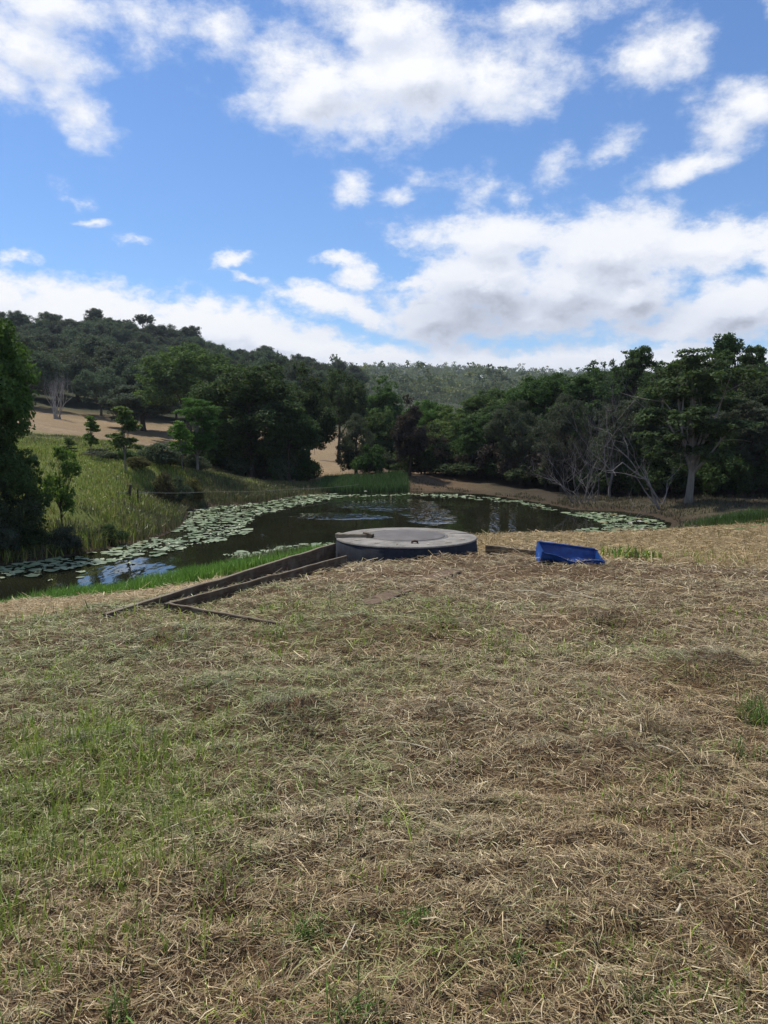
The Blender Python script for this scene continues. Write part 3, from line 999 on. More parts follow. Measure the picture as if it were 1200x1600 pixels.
# --- the far ridge: a wood that reads as one mass
def far_wood():
    rng = R(9)
    Vs, tints = [], []
    n = 0
    for d in np.linspace(300, 765, 24):
        for px in np.arange(430, 1130, 7.5 * 700 / d):
            q = px + rng.uniform(-4, 4)
            dd = d + rng.uniform(-9, 9)
            x = P(q, 700, dd)[0]
            z = Zt(x, dd)
            hh = rng.uniform(9, 16)
            m = 130
            lob = rng.normal(size=(5, 3)) * np.array([2.6, 2.6, 2.0]) + np.array([0, 0, hh * 0.72])
            li = rng.integers(0, 5, m)
            c = lob[li] + unit(rng.normal(size=(m, 3))) * rng.uniform(0.8, 2.1, m)[:, None] * np.array([1, 1, 0.7]) + np.array([x, dd, z])
            # trunk
            nrm = unit(rng.normal(size=(m, 3)) + np.array([0, 0, 0.6]))
            t = unit(np.cross(nrm, rng.normal(size=(m, 3))))
            b = np.cross(nrm, t)
            L = rng.uniform(0.8, 1.5, m)[:, None]
            Vs.append(np.stack([c - t * L * .5, c + b * L * .32, c + t * L * .5, c - b * L * .32], 1).reshape(-1, 3))
            tints.append(np.repeat(np.clip(rng.uniform(0.2, 0.75) + rng.uniform(-.2, .2, m), 0, 1), 4))
            w = 0.22
            p0, p1 = np.array([x, dd, z - 0.5]), np.array([x + rng.uniform(-1, 1), dd, z + hh * 0.75])
            Vs.append(np.array([p0 + (-w, 0, 0), p0 + (w, 0, 0), p1 + (w * .5, 0, 0), p1 + (-w * .5, 0, 0)]))
            tints.append(np.full(4, 0.6))
    V = np.vstack(Vs)
    me = mesh_np('far_woods', V, np.arange(len(V)).reshape(-1, 4), {'tint': np.concatenate(tints)}, False, M_GUM)
    link('far_woods', me, kind='stuff', label='hazy gum tree wood covering the far ridge behind the pond', category='woods')


far_wood()


# --- bare trees
def branchy(rng, g, p, d, L, r, depth, spread=0.6, up=0.15, seg=5, shrink=0.66, nchild=(2, 3)):
    n = 5
    pts = [np.array(p, float)]
    dd = unit(np.array(d, float))
    for i in range(n - 1):
        dd = unit(dd + rng.normal(size=3) * 0.16 + np.array([0, 0, up * 0.3]))
        pts.append(pts[-1] + dd * L / (n - 1))
    r1 = r * 0.55
    g.tube(np.array(pts), np.linspace(r, r1, n), seg, depth == 0)
    if depth == 0:
        return
    for k in range(rng.integers(nchild[0], nchild[1] + 1)):
        at = pts[rng.integers(2, n)] if k else pts[-1]
        nd = unit(dd + rng.normal(size=3) * spread + np.array([0, 0, up]))
        branchy(rng, g, at, nd, L * shrink * rng.uniform(0.75, 1.2), r1 * 0.85, depth - 1, spread, up, max(3, seg - 1), shrink, nchild)


def bare(name, label, px, d, stems, mat, seed, depth=4, spread=0.55, up=0.2, shrink=0.68, nchild=(2, 3)):
    rng = R(seed)
    x = P(px, 700, d)[0]
    o = thing(name, label, 'dead tree', (x, d, Zt(x, d) - 0.1))
    for i, (off, dr, L, r) in enumerate(stems):
        g = Geo()
        branchy(rng, g, off, dr, L, r, depth, spread, up, 6, shrink, nchild)
        link('trunk' if i == 0 else 'stem', g.build('bare_stem', mat), o)
    return o


bare('bare_tree', 'silver-grey leafless tree with many upright stems at the edge of the mown field', 92, 84,
     [((rr.uniform(-.5, .5), rr.uniform(-.3, .3), 0), (rr.uniform(-.55, .55), rr.uniform(-.3, .3), 1.3), 1.9, 0.055) for rr in [random.Random(3 + i) for i in range(12)]], M_BARK_GREY, 51, 5, 0.3, 0.5, 0.66)
bare('bare_tree', 'leaning leafless tree with forked grey limbs on the right bank', 1035, 30.2,
     [((0, 0, 0), (-0.35, 0, 0.9), 1.0, 0.06), ((0, 0, .35), (-.75, -.1, 1.2), 2.3, 0.04), ((.1, 0, .3), (.6, -.1, 1), 1.0, 0.03), ((-.2, 0, .3), (-.9, .1, .7), 1.4, 0.03), ((-.9, 0, 1.5), (-.7, 0, .9), 1.5, 0.026)], M_TWIG, 52, 5, 0.55, 0.3, 0.68, (2, 3))
bare('bare_shrub', 'tangled grey dead shrub hanging over the right shore', 915, 33.0,
     [((rr.uniform(-.5, .5), rr.uniform(-.4, .4), 0.1), (rr.uniform(-.9, .6), rr.uniform(-.5, .5), 1.1), 1.25, 0.02) for rr in [random.Random(40 + i) for i in range(15)]], M_TWIG, 53, 5, 0.65, 0.25, 0.7)
bare('bare_tree', 'brown-grey leafless tree with a fine twiggy crown behind the tangled dead shrub', 955, 35.2,
     [((0, 0, 0), (.1, 0, 1), 2.1, 0.07), ((0, 0, .6), (-.5, 0, 1), 2.0, 0.04), ((0, 0, .7), (.5, .1, 1), 1.9, 0.04), ((0.1, 0, .9), (-.1, .1, 1), 2.0, 0.035), ((0.1, 0, 1.2), (-.8, .1, .8), 1.7, 0.03)], M_TWIG, 54, 6, 0.5, 0.22, 0.68)
bare('fallen_branch', 'fallen grey branch lying on the right shore by the lily pads', 950, 28.5,
     [((-1.2, 0, .15), (1, .1, .12), 1.4, 0.035), ((0.2, 0, .25), (.9, -.1, .7), 0.9, 0.025)], M_TWIG, 55, 3, 0.5, 0.0)


# ------------------------------------------------------------------ hay, straw and grass
BOX = []        # (x0,y0,x1,y1) tests are not needed: straws simply follow the ground


def ribbons(name, rng, x, y, z, L, W, tone, pitch, lift, mat, bend=0.25, two=True, yaw=None):
    """loose straws lying on the ground"""
    n = len(x)
    yaw = rng.uniform(0, 2 * np.pi, n) if yaw is None else yaw
    ph = rng.normal(0, 1, n) * pitch
    d = np.stack([np.cos(yaw) * np.cos(ph), np.sin(yaw) * np.cos(ph), np.sin(ph)], 1)
    side = unit(np.stack([-np.sin(yaw), np.cos(yaw), rng.normal(0, 0.5, n)], 1))
    up = np.cross(d, side)
    c = np.stack([x, y, z + lift], 1)
    w = (side * W[:, None] * 0.5)
    bv = (rng.normal(0, bend, n) * L)[:, None] * side + np.abs(rng.normal(0, bend * 0.6, n) * L)[:, None] * np.array([0, 0, 1.0])
    a, b = c - d * L[:, None] * .5, c + d * L[:, None] * .5
    if two:
        m = c + bv
        V = np.stack([a - w, a + w, m + w, m - w, b + w * .4, b - w * .4], 1).reshape(-1, 3)
        k = np.arange(n)[:, None] * 6
        Q = np.vstack([k + np.array([0, 1, 2, 3]), k + np.array([3, 2, 4, 5])])
        rep = 6
    else:
        V = np.stack([a - w, a + w, b + w * .6, b - w * .6], 1).reshape(-1, 3)
        Q = np.arange(n)[:, None] * 4 + np.array([0, 1, 2, 3])
        rep = 4
    return V, Q, np.repeat(tone, rep, 0)


def blades(rng, x, y, z, H, W, tone, lean=0.35, tipvar=0.0):
    """upright tapering blades, three faces each"""
    n = len(x)
    yaw = rng.uniform(0, 2 * np.pi, n)
    lean_ = np.abs(rng.normal(0, lean, n))
    ld = rng.uniform(0, 2 * np.pi, n)
    ldir = np.stack([np.cos(ld), np.sin(ld), np.zeros(n)], 1)
    s = np.stack([np.cos(yaw), np.sin(yaw), np.zeros(n)], 1) * W[:, None] * 0.5
    p0 = np.stack([x, y, z - 0.01], 1)
    p1 = p0 + np.stack([np.zeros(n), np.zeros(n), H * .55], 1) + ldir * (H * .25 * lean_)[:, None]
    p2 = p0 + np.stack([np.zeros(n), np.zeros(n), H * (1 - .3 * np.minimum(lean_, 1))], 1) + ldir * (H * .9 * lean_)[:, None]
    V = np.stack([p0 - s, p0 + s, p1 + s * .75, p1 - s * .75, p2], 1).reshape(-1, 3)
    k = np.arange(n)[:, None] * 5
    return V, k + np.array([0, 1, 2, 3]), k + np.array([3, 2, 4]), np.repeat(tone, 5, 0)


def scatter_front(rng, n, d0, d1, power, margin=1.5, half=0.56):
    """points on the mown platform in front of the camera, thinning with distance"""
    u = rng.uniform(0, 1, n)
    p = 1 + power
    d = (d0 ** p + u * (d1 ** p - d0 ** p)) ** (1 / p)
    x = rng.uniform(-1, 1, n) * (d * half + margin)
    return x, d


def pick(rng, n, cols, p):
    c = np.array(cols)[rng.choice(len(cols), n, p=p)]
    return c * rng.uniform(0.55, 1.35, n)[:, None]


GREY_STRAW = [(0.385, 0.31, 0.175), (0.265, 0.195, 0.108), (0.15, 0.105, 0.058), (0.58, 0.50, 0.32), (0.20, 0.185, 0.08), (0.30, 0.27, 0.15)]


def green_zone(x, y):
    """where the hay is still greenish: the left and middle of the platform, greenest low on the left"""
    px, py = 600 + x / y * 1200, None
    n = fbm(x / 0.8, y / 0.8, 61) - 0.5
    return sstep(0.15, 0.75, 0.62 - 0.12 * x + n * 1.2 - np.abs(y - 6.5) * 0.11)


def ph_gate(x, y):
    return sstep(0.38, 0.58, fbm(x / 0.14, y / 0.14, 73, 3))


def build_hay():
    rng = R(100)
    Vs, Qs, Cs = [], [], []
    nv = 0
    for (n, d0, d1, pw, L0, w0, w1) in ((105000, 1.5, 3.6, 0.5, 0.046, 0.0027, 0.0029), (100000, 3.4, 6.4, 0.1, 0.066, 0.0031, 0.0042), (80000, 6.2, 10.5, 0.0, 0.095, 0.0050, 0.0066), (66000, 10.2, 21.5, 0.1, 0.14, 0.0085, 0.0120)):
        x, y = scatter_front(rng, n, d0, d1, pw)
        sd = pond_sd(x, y)
        keep = sd > 0.35
        # bare trodden gaps where the earth shows
        gap = fbm(x / 0.35, y / 0.35, 71)
        x, y, gap = x[keep], y[keep], gap[keep]
        m = len(x)
        z = height(x, y)
        L = L0 * rng.lognormal(0, 0.5, m)
        W = np.interp(y, [d0, d1], [w0, w1]) * rng.uniform(0.5, 1.3, m)
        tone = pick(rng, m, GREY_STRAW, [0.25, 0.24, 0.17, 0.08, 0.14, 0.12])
        gz = green_zone(x, y)
        tone = np.where((rng.uniform(0, 1, m) < gz * 0.75)[:, None], tone * np.array([0.68, 0.90, 0.60]), tone)
        brown = sstep(0.45, 0.7, fbm(x / 1.1, y / 1.1, 62))
        tone = tone * (1 - brown[:, None] * np.array([0.02, 0.1, 0.14]))
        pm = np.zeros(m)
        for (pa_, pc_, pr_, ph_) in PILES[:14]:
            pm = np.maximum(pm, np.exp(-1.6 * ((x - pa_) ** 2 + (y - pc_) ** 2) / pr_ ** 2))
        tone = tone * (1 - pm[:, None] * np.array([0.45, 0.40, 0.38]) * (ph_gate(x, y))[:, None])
        sz = straw_zone(x, y)
        ys = pick(rng, m, [(0.38, 0.275, 0.14), (0.25, 0.18, 0.088), (0.46, 0.36, 0.20), (0.19, 0.175, 0.075)], [0.4, 0.3, 0.15, 0.15])
        tone = np.where((rng.uniform(0, 1, m) < sz)[:, None], ys, tone)
        lift = rng.uniform(0, 0.035, m) * (0.4 + gap)
        flow = fbm(x / 0.45, y / 0.45, 72, 3) * 4 * np.pi + rng.normal(0, 0.95, m)
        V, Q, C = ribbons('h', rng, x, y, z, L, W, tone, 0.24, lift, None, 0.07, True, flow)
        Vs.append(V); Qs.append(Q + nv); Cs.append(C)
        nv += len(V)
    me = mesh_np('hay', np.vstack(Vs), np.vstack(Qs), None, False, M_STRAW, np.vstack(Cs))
    link('hay', me, kind='stuff', label='cut grass hay strewn loose over the ground in front of the pond', category='hay')


build_hay()


def build_blades(name, label, cat, rng, x, y, H, W, tone, lean=0.35, z=None):
    z = height(x, y) if z is None else z
    V, Q, T, C = blades(rng, x, y, z, H, W, tone, lean)
    me = mesh_np(name, V, [Q, T], None, False, M_BLADE, C)
    return link(name, me, kind='stuff', label=label, category=cat)


GREENS = [(0.23, 0.32, 0.05), (0.32, 0.40, 0.065), (0.14, 0.22, 0.035), (0.38, 0.40, 0.10)]


def build_grass():
    rng = R(200)
    # fresh shoots pushing through the hay, thickest low on the left
    n = 130000
    x, y = scatter_front(rng, n, 1.3, 8.5, 0.2)
    pxx = 600 + x / (y * math.cos(PITCH) + (EYE - 1.62) * math.sin(PITCH)) * 1200
    dens = np.exp(-(((x + 1.8) / 0.72) ** 2 + ((y - 3.45) / 0.95) ** 2)) * 2.4 + np.exp(-(((x + 1.15) / 0.5) ** 2 + ((y - 2.9) / 0.6) ** 2)) * 0.8
    dens += 0.12 * sstep(2.6, 1.8, y) * 0 + 0.10 * (1 - sstep(2.0, 3.2, y))
    dens += 0.30 * sstep(0.5, 0.75, fbm(x / 0.5, y / 0.5, 81)) + 0.025
    cl = fbm(x / 0.16, y / 0.16, 82, 3)
    keep = rng.uniform(0, 1, n) < dens * sstep(0.3, 0.62, cl) * 0.95
    x, y = x[keep], y[keep]
    m = len(x)
    H = rng.uniform(0.05, 0.125, m) * (1 + 0.8 * (rng.uniform(0, 1, m) < 0.08))
    W = np.maximum(0.0045, 0.0014 * y) * rng.uniform(0.8, 1.3, m)
    build_blades('grass', 'fresh green grass shoots pushing up through the hay', 'grass', rng, x, y, H, W, pick(rng, m, GREENS, [.35, .3, .2, .15]), 0.6)
    # bright green strip along the near shore on the left
    n = 42000
    t = rng.uniform(0, 1, n)
    near = np.array([PZ(a, b, 0.05)[:2] for a, b in [(-150, 968), (0, 958), (120, 938), (240, 916), (340, 895), (450, 873), (500, 868)]])
    seg = np.linspace(0, 1, len(near))
    x = np.interp(t, seg, near[:, 0]) + rng.normal(0, 0.25, n)
    y = np.interp(t, seg, near[:, 1]) + rng.uniform(-1.9, 0.15, n)
    sd = pond_sd(x, y)
    k = sd > -0.1
    x, y = x[k], y[k]
    m = len(x)
    H = rng.uniform(0.14, 0.36, m) * (0.6 + 0.8 * fbm(x / .5, y / .5, 91))
    build_blades('shore_grass', 'bright green grass fringing the near shore on the left', 'grass', rng, x, y, H, rng.uniform(.012, .022, m), pick(rng, m, [(0.15, 0.29, 0.045), (0.20, 0.36, 0.06), (0.10, 0.20, 0.03)], [.5, .3, .2]), 0.4)
    # rank grass on the left bank
    n = 170000
    x = rng.uniform(-24, -2, n)
    y = rng.uniform(17, 47, n)
    sd = pond_sd(x, y)
    k = (sd > 0.0) & (y > 17 - 0.0 * x) & (np.abs(x / y) < 0.66)
    k &= ~((y < 17.5) & (x > -6))
    lim = np.interp(600 + x / y * 1200, [0, 270, 600], [43, 47, 44])
    k &= (y < lim) & (y > 14)
    x, y, sd = x[k], y[k], sd[k]
    m = len(x)
    edge = 1 - sstep(0.5, 3.2, sd)
    nn = fbm(x / 1.6, y / 1.6, 95)
    H = (0.09 + 0.22 * nn) * (0.7 + 1.1 * edge) * rng.uniform(0.6, 1.3, m)
    pxx = 600 + x / y * 1200
    yel = sstep(0.42, 0.58, fbm(x / 3, y / 3, 96)) * (1 - edge)
    sunny = pick(rng, m, [(0.25, 0.31, 0.055), (0.33, 0.36, 0.075), (0.17, 0.24, 0.04), (0.37, 0.31, 0.12)], [.4, .25, .25, .1])
    olive = pick(rng, m, [(0.10, 0.125, 0.045), (0.15, 0.135, 0.065), (0.07, 0.10, 0.035), (0.20, 0.165, 0.09)], [.35, .25, .25, .15])
    w = np.clip(1.15 - 1.1 * edge - sstep(250, 330, pxx) - sstep(36, 41, y) * 0.7 + (nn - .5) * 2.2, 0, 1)
    tone = np.where((rng.uniform(0, 1, m) < w)[:, None], sunny, olive)
    build_blades('bank_grass', 'rank yellow-green grass over the left bank of the pond', 'grass', rng, x, y, H, rng.uniform(.014, .03, m), tone, 0.55)
    # reeds at the far end
    n = 9000
    a, b = PZ(500, 769, 0)[:2], PZ(636, 767, 0)[:2]
    t = rng.uniform(0, 1, n)
    x = a[0] + (b[0] - a[0]) * t + rng.normal(0, .1, n)
    y = a[1] + (b[1] - a[1]) * t + rng.uniform(-0.3, 2.6, n)
    H = rng.uniform(.30, .58, n)
    build_blades('reeds', 'soft green reeds along the far shore of the pond', 'reeds', rng, x, y, H, rng.uniform(.02, .035, n), pick(rng, n, [(0.07, 0.14, 0.04), (0.10, 0.17, 0.05), (0.05, 0.10, 0.03)], [.5, .25, .25]), 0.25, np.maximum(height(x, y), -0.05))
    # low dry grass of the right bank and far bank
    n = 60000
    x = rng.uniform(1, 24, n)
    y = rng.uniform(22.5, 48, n)
    sd = pond_sd(x, y)
    k = (sd > 0.2) & (np.abs(x / y) < 0.62) & (y < 34 + np.maximum(0, 12 - x) * 0.9) & (fbm(x / 1.3, y / 1.3, 97) > 0.42)
    x, y = x[k], y[k]
    m = len(x)
    H = rng.uniform(.06, .2, m)
    build_blades('bank_turf', 'short dull grass on the right bank under the trees', 'grass', rng, x, y, H, rng.uniform(.02, .035, m), pick(rng, m, [(0.085, 0.078, 0.042), (0.07, 0.082, 0.036), (0.115, 0.092, 0.055)], [.4, .3, .3]), 0.6)
    # standing dry stubble on the yellow rise to the right
    n = 34000
    x = rng.uniform(2.0, 15, n)
    y = rng.uniform(9.5, 22.5, n)
    k = (straw_zone(x, y) * sstep(0.32, 0.62, fbm(x / 1.0, y / 1.0, 99)) > rng.uniform(0.1, 0.9, n)) & (np.abs(x / y) < 0.64) & (pond_sd(x, y) > 0.1)
    x, y = x[k], y[k]
    m = len(x)
    H = rng.uniform(.05, .17, m) * (0.3 + 1.6 * fbm(x / .7, y / .7, 98) ** 2)
    tone = pick(rng, m, [(0.37, 0.28, 0.13), (0.28, 0.215, 0.10), (0.20, 0.20, 0.07), (0.44, 0.34, 0.17)], [.4, .3, .15, .15])
    gr = np.exp(-(((x - 5.0) / 0.9) ** 2 + ((y - 13.0) / 1.6) ** 2))
    tone = np.where((rng.uniform(0, 1, m) < gr * .9)[:, None], pick(rng, m, GREENS, [.3, .4, .1, .2]), tone)
    build_blades('stubble', 'dry yellow stubble on the rise at the right', 'grass', rng, x, y, H, rng.uniform(.008, .014, m), tone, 0.7)
    # green clump of the drain beyond the rise
    n = 3000
    a = P(1150, 800, 23.5)
    x = rng.normal(a[0], .55, n)
    y = rng.normal(a[1] + .2, .6, n)
    build_blades('drain_grass', 'dark green grass in the dip beyond the yellow rise at the right edge', 'grass', rng, x, y, rng.uniform(.15, .4, n), rng.uniform(.015, .025, n), pick(rng, n, [(0.07, 0.13, 0.03), (0.05, 0.09, 0.02)], [.6, .4]), 0.4)


build_grass()


def tuft(name, label, cat, px, py, zc, n, rad_, H, cols, seed, w=0.005, lean=0.85):
    rng = R(seed)
    cx, cy = on_ground(px, py)
    a = rng.uniform(0, 6.28, n)
    r = rad_ * rng.uniform(0, 1, n) ** 0.7
    x, y = np.cos(a) * r, np.sin(a) * r
    z0 = Zt(cx, cy)
    z = height(x + cx, y + cy) - z0
    cols = list(cols) + [(0.30, 0.25, 0.12)]
    V, Q, T, C = blades(rng, x, y, z, H * rng.uniform(.25, 1.25, n), np.full(n, w) * rng.uniform(.7, 1.3, n), pick(rng, n, cols, np.full(len(cols), 1 / len(cols))), lean)
    me = mesh_np(name, V, [Q, T], None, False, M_BLADE, C)
    return link(name, me, loc=(cx, cy, z0), label=label, category=cat)


G3 = [(0.12, 0.22, 0.04), (0.18, 0.28, 0.055), (0.08, 0.15, 0.03)]
D3 = [(0.20, 0.15, 0.08), (0.12, 0.09, 0.05), (0.3, 0.23, 0.13)]
for a in [
    ('lush dark green grass tuft at the right edge of the hay', 1182, 1125, None, 260, .13, .19, G3, 301),
    ('sparse green grass tuft below the lush tuft near the right edge', 1160, 1185, None, 90, .16, .12, G3, 302),
    ('low green tuft beside a pale chip in the right foreground', 1065, 1375, None, 110, .07, .06, G3, 303),
    ('green tuft in the middle foreground, just right of centre', 650, 1445, None, 120, .07, .09, G3, 304),
    ('dark green tuft in the foreground left of centre', 480, 1470, None, 130, .055, .10, G3, 305),
    ('thin yellow-green tuft close left of the dark foreground tuft', 395, 1465, None, 45, .03, .07, [(0.17, 0.22, 0.05)], 306),
    ('thin upright green shoot in the foreground right of centre', 805, 1505, None, 26, .02, .09, G3, 307),
    ('mixed green and straw tuft at the bottom edge in the middle', 560, 1590, None, 220, .10, .09, G3 + D3[:1], 308),
    ('green weedy tuft at the bottom edge on the right', 1010, 1575, None, 110, .09, .08, G3 + D3[:1], 309),
    ('green grass tuft at the bottom edge on the left', 185, 1590, None, 60, .035, .10, G3, 310),
]:
    tuft('grass_tuft', a[0], 'grass', *a[1:])
tuft('dry_grass_tuft', 'brown tousled clump of dry grass standing up right of centre', 'dry grass', 1033, 1152, None, 240, .13, .13, D3, 320, .005, .9)
tuft('dry_grass_tuft', 'brown ragged clump of dry grass near the right edge, above the lush green tuft', 'dry grass', 1110, 1062, None, 200, .2, .11, D3, 321, .006, 1.0)
tuft('dry_grass_tuft', 'dark hay clump in the middle distance right of centre', 'dry grass', 945, 975, None, 200, .18, .13, [(0.1, 0.08, 0.05), (0.16, 0.12, 0.07)], 322, .008, 1.0)
tuft('dry_grass_tuft', 'dark tangled hay clump in the middle of the hay left of centre', 'dry grass', 455, 1140, None, 260, .2, .09, [(0.1, 0.09, 0.055), (0.17, 0.145, 0.085)], 323, .006, 1.1)
tuft('weed', 'leafy green weed standing in the yellow grass right of the blue trough', 'plant', 985, 868, None, 190, .55, .20, G3 + GREENS, 324, .03, 1.1)

# long pale stalks
def stalk(px, py, zc, L, ang, r, label=None, tilt=0.06, seed=0):
    rng = R(500 + seed)
    cx, cy = on_ground(px, py)
    dv = np.array([math.cos(ang), math.sin(ang), math.tan(tilt)])
    g = Geo()
    pts = []
    for s in np.linspace(-.5, .5, 6):
        q = dv * s * L
        q[0] += 0.03 * L * math.sin(3 * s + seed)
        h = Zt(cx + q[0], cy + q[1]) - Zt(cx, cy)
        pts.append((q[0], q[1], h * .6 + 0.025 + q[2]))
    g.tube(np.array(pts), np.linspace(r, r * .6, 6), 6)
    me = g.build('straw_stalk', M_STALK)
    return link('straw_stalk', me, loc=(cx, cy, Zt(cx, cy)), label=label or 'pale straw stalk lying loose on the cut hay', category='straw stalk', group=None if label else 'pale straw stalks on the hay')


def plain_mat(name, c1, c2, scale, rough=0.7, spec=0.2, bs=0.3, bd=0.01, stretch=(1, 1, 1), scale2=None):
    m, t = new_mat(name)
    tc = t.new('ShaderNodeTexCoord')
    v = t.vec('MULTIPLY', tc.outputs['Object'], stretch)
    n1 = t.noise(v, scale, 6, 0.65)
    n2 = t.noise(v, scale2 or scale * 7, 5, 0.65)
    f = t.math('MULTIPLY_ADD', n1, 0.6, t.math('MULTIPLY', n2, 0.4))
    col = t.ramp(f, [(0.36, c1), (0.64, c2)])
    b = principled(t, col, rough, spec, bump(t, n2, bs, bd))
    return finish(m, t, b.outputs[0])


M_STALK = plain_mat('pale_stalk', (0.42, 0.36, 0.25), (0.6, 0.54, 0.42), 8)
for i, (px, py, L, ang, r) in enumerate([(880, 935, 1.3, 2.75, .008), (930, 938, .75, 2.5, .008), (1000, 1140, .16, 1.3, .006), (640, 1168, .28, 2.8, .004), (820, 948, .5, 2.7, .006), (690, 905, .35, 2.2, .008), (745, 905, .3, .6, .007),
                                        (1060, 1430, .05, 1.0, .007), (392, 1215 + 40, .12, 1.1, .004), (560, 1260, .10, 1.4, .004), (270, 1300, .30, .5, .004), (975, 1095, .10, 1.9, .005), (1040, 1175, .1, 2.6, .006), (350, 1130, .05, 1.2, .006), (480, 905, .3, 1.9, .007),
                                        (1075, 985, .3, 2.4, .006), (200, 1355, .05, .9, .006), (640, 1290, .2, .3, .0035), (1165, 1320, .08, 1.9, .005), (545, 1475, .12, 1.3, .003)]):
    stalk(px, py, 1.6 if py > 1000 else 1.45, L, ang, r, None, 0.1, i)


# ------------------------------------------------------------------ lily pads
def pad_material():
    m, t = new_mat('lily_pad')
    a = t.new('ShaderNodeAttribute', attribute_name='tint')
    oi = t.new('ShaderNodeObjectInfo')
    f = t.math('FRACT', t.math('ADD', a.outputs['Fac'], oi.outputs['Random']))
    col = t.ramp(f, [(0.0, (0.095, 0.14, 0.062)), (0.5, (0.15, 0.195, 0.105)), (0.93, (0.21, 0.25, 0.15)), (1.0, (0.18, 0.15, 0.07))])
    b = principled(t, col, 0.5, 0.35)
    return finish(m, t, b.outputs[0])


M_PAD = pad_material()


def pad_shape(rng, seg=13):
    a = np.linspace(0.16, 2 * np.pi - 0.16, seg)
    r = 1 + rng.normal(0, .03, seg)
    z = 0.012 + np.abs(rng.normal(0, .05, seg)) * (rng.uniform() < .6) + 0.10 * np.exp(-((a - rng.uniform(0.5, 5.5)) / 0.5) ** 2) * (rng.uniform() < .4)
    V = np.vstack([[0.06, 0, 0.008], np.stack([np.cos(a) * r, np.sin(a) * r, z], 1)])
    T = np.stack([np.zeros(seg - 1, int), np.arange(1, seg), np.arange(2, seg + 1)], 1)
    return V, T


def build_pads():
    rng = R(700)
    polys = [  # (photo polygon on the water, fill)
        ([(-160, 935), (0, 930), (150, 900), (262, 868), (300, 852), (380, 843), (388, 826), (345, 806), (300, 800), (285, 822), (250, 838), (170, 858), (90, 872), (0, 885), (-160, 905)], 0.80),
        ([(290, 800), (385, 822), (400, 806), (470, 790), (520, 780), (560, 772), (480, 773), (400, 787), (335, 792)], 0.62),
        ([(500, 777), (560, 774), (660, 771), (760, 776), (850, 790), (880, 800), (840, 796), (740, 780), (640, 774), (560, 777)], 0.5),
        ([(880, 800), (960, 803), (1035, 815), (1042, 828), (1000, 836), (945, 838), (905, 838), (900, 828), (950, 824), (930, 812), (890, 806)], 0.75),
        ([(345, 868), (400, 860), (470, 850), (520, 850), (500, 862), (430, 868), (380, 874)], 0.6),
        ([(20, 930), (120, 912), (220, 900), (120, 922), (20, 945)], 0.35)]
    hole = np.array([PZ(a, b, 0)[:2] for a, b in [(-60, 926), (0, 906), (80, 893), (150, 884), (235, 864), (288, 868), (282, 898), (160, 920), (40, 938)]])
    def inpoly(p, poly):
        x, y = p
        c = False
        for i in range(len(poly)):
            ax, ay = poly[i]
            bx, by = poly[i - 1]
            if (ay > y) != (by > y) and x < (bx - ax) * (y - ay) / (by - ay) + ax:
                c = not c
        return c
    out = []
    grid = {}
    for poly, fill in polys:
        W = np.array([PZ(a, b, 0)[:2] for a, b in poly])
        area = 0.5 * abs(np.dot(W[:, 0], np.roll(W[:, 1], 1)) - np.dot(W[:, 1], np.roll(W[:, 0], 1)))
        tries = int(area * 130)
        for _ in range(tries):
            p = rng.uniform(W.min(0), W.max(0))
            if not inpoly(p, W):
                continue
            if fbm(np.array([p[0] / 1.1]), np.array([p[1] / 1.1]), 77, 3)[0] > 0.42 + fill * 0.34:
                continue
            if inpoly(p, hole) and rng.uniform() < 0.965:
                continue
            r = rng.uniform(0.065, 0.17) if rng.uniform() < 0.8 else rng.uniform(0.15, 0.21)
            key = (int(p[0] // .5), int(p[1] // .5))
            ok = True
            for i in (-1, 0, 1):
                for j in (-1, 0, 1):
                    for (q, rq) in grid.get((key[0] + i, key[1] + j), ()):
                        if (q[0] - p[0]) ** 2 + (q[1] - p[1]) ** 2 < ((r + rq) * 0.76) ** 2:
                            ok = False
            if ok:
                grid.setdefault(key, []).append((p, r))
                out.append((p[0], p[1], r))
    out = [o for o in out if pond_sd(np.array([o[0]]), np.array([o[1]]))[0] < 0.02]
    inframe = lambda o: abs(o[0] / o[1]) < 0.51
    out.sort(key=lambda o: -(o[2] / o[1]) * (1 if inframe(o) else 0.01))
    protos = []
    for k in range(10):
        V, T = pad_shape(rng)
        protos.append(mesh_np('lily_pad', V, T, {'tint': np.full(len(V), rng.uniform(0, .6))}, False, M_PAD))
    for i, (x, y, r) in enumerate(out[:300]):
        o = link('lily_pad', protos[i % 10], loc=(x, y, 0.006 + (i % 5) * 0.0015), label='round green lily pad floating on the pond', category='lily pad', group='lily pads floating on the pond')
        o.rotation_euler = (rng.normal(0, .02), rng.normal(0, .02), rng.uniform(0, 6.28))
        o.scale = (r, r, 0.35)
    Vs, Ts, ti, n = [], [], [], 0
    for i, (x, y, r) in enumerate(out[300:]):
        V, T = pad_shape(rng, 10)
        a = rng.uniform(0, 6.28)
        c, s = math.cos(a), math.sin(a)
        V = np.stack([x + (V[:, 0] * c - V[:, 1] * s) * r, y + (V[:, 0] * s + V[:, 1] * c) * r, V[:, 2] * .35 + 0.006 + (i % 5) * .0015], 1)
        Vs.append(V)
        Ts.append(T + n)
        ti.append(np.full(len(V), rng.uniform(0, 1)))
        n += len(V)
    print('pads', len(out))
    if Vs:
        link('lily_pads', mesh_np('lily_pads', np.vstack(Vs), np.vstack(Ts), {'tint': np.concatenate(ti)}, False, M_PAD), kind='stuff', label='smaller lily pads covering the rest of the pond margins', category='lily pads')


build_pads()

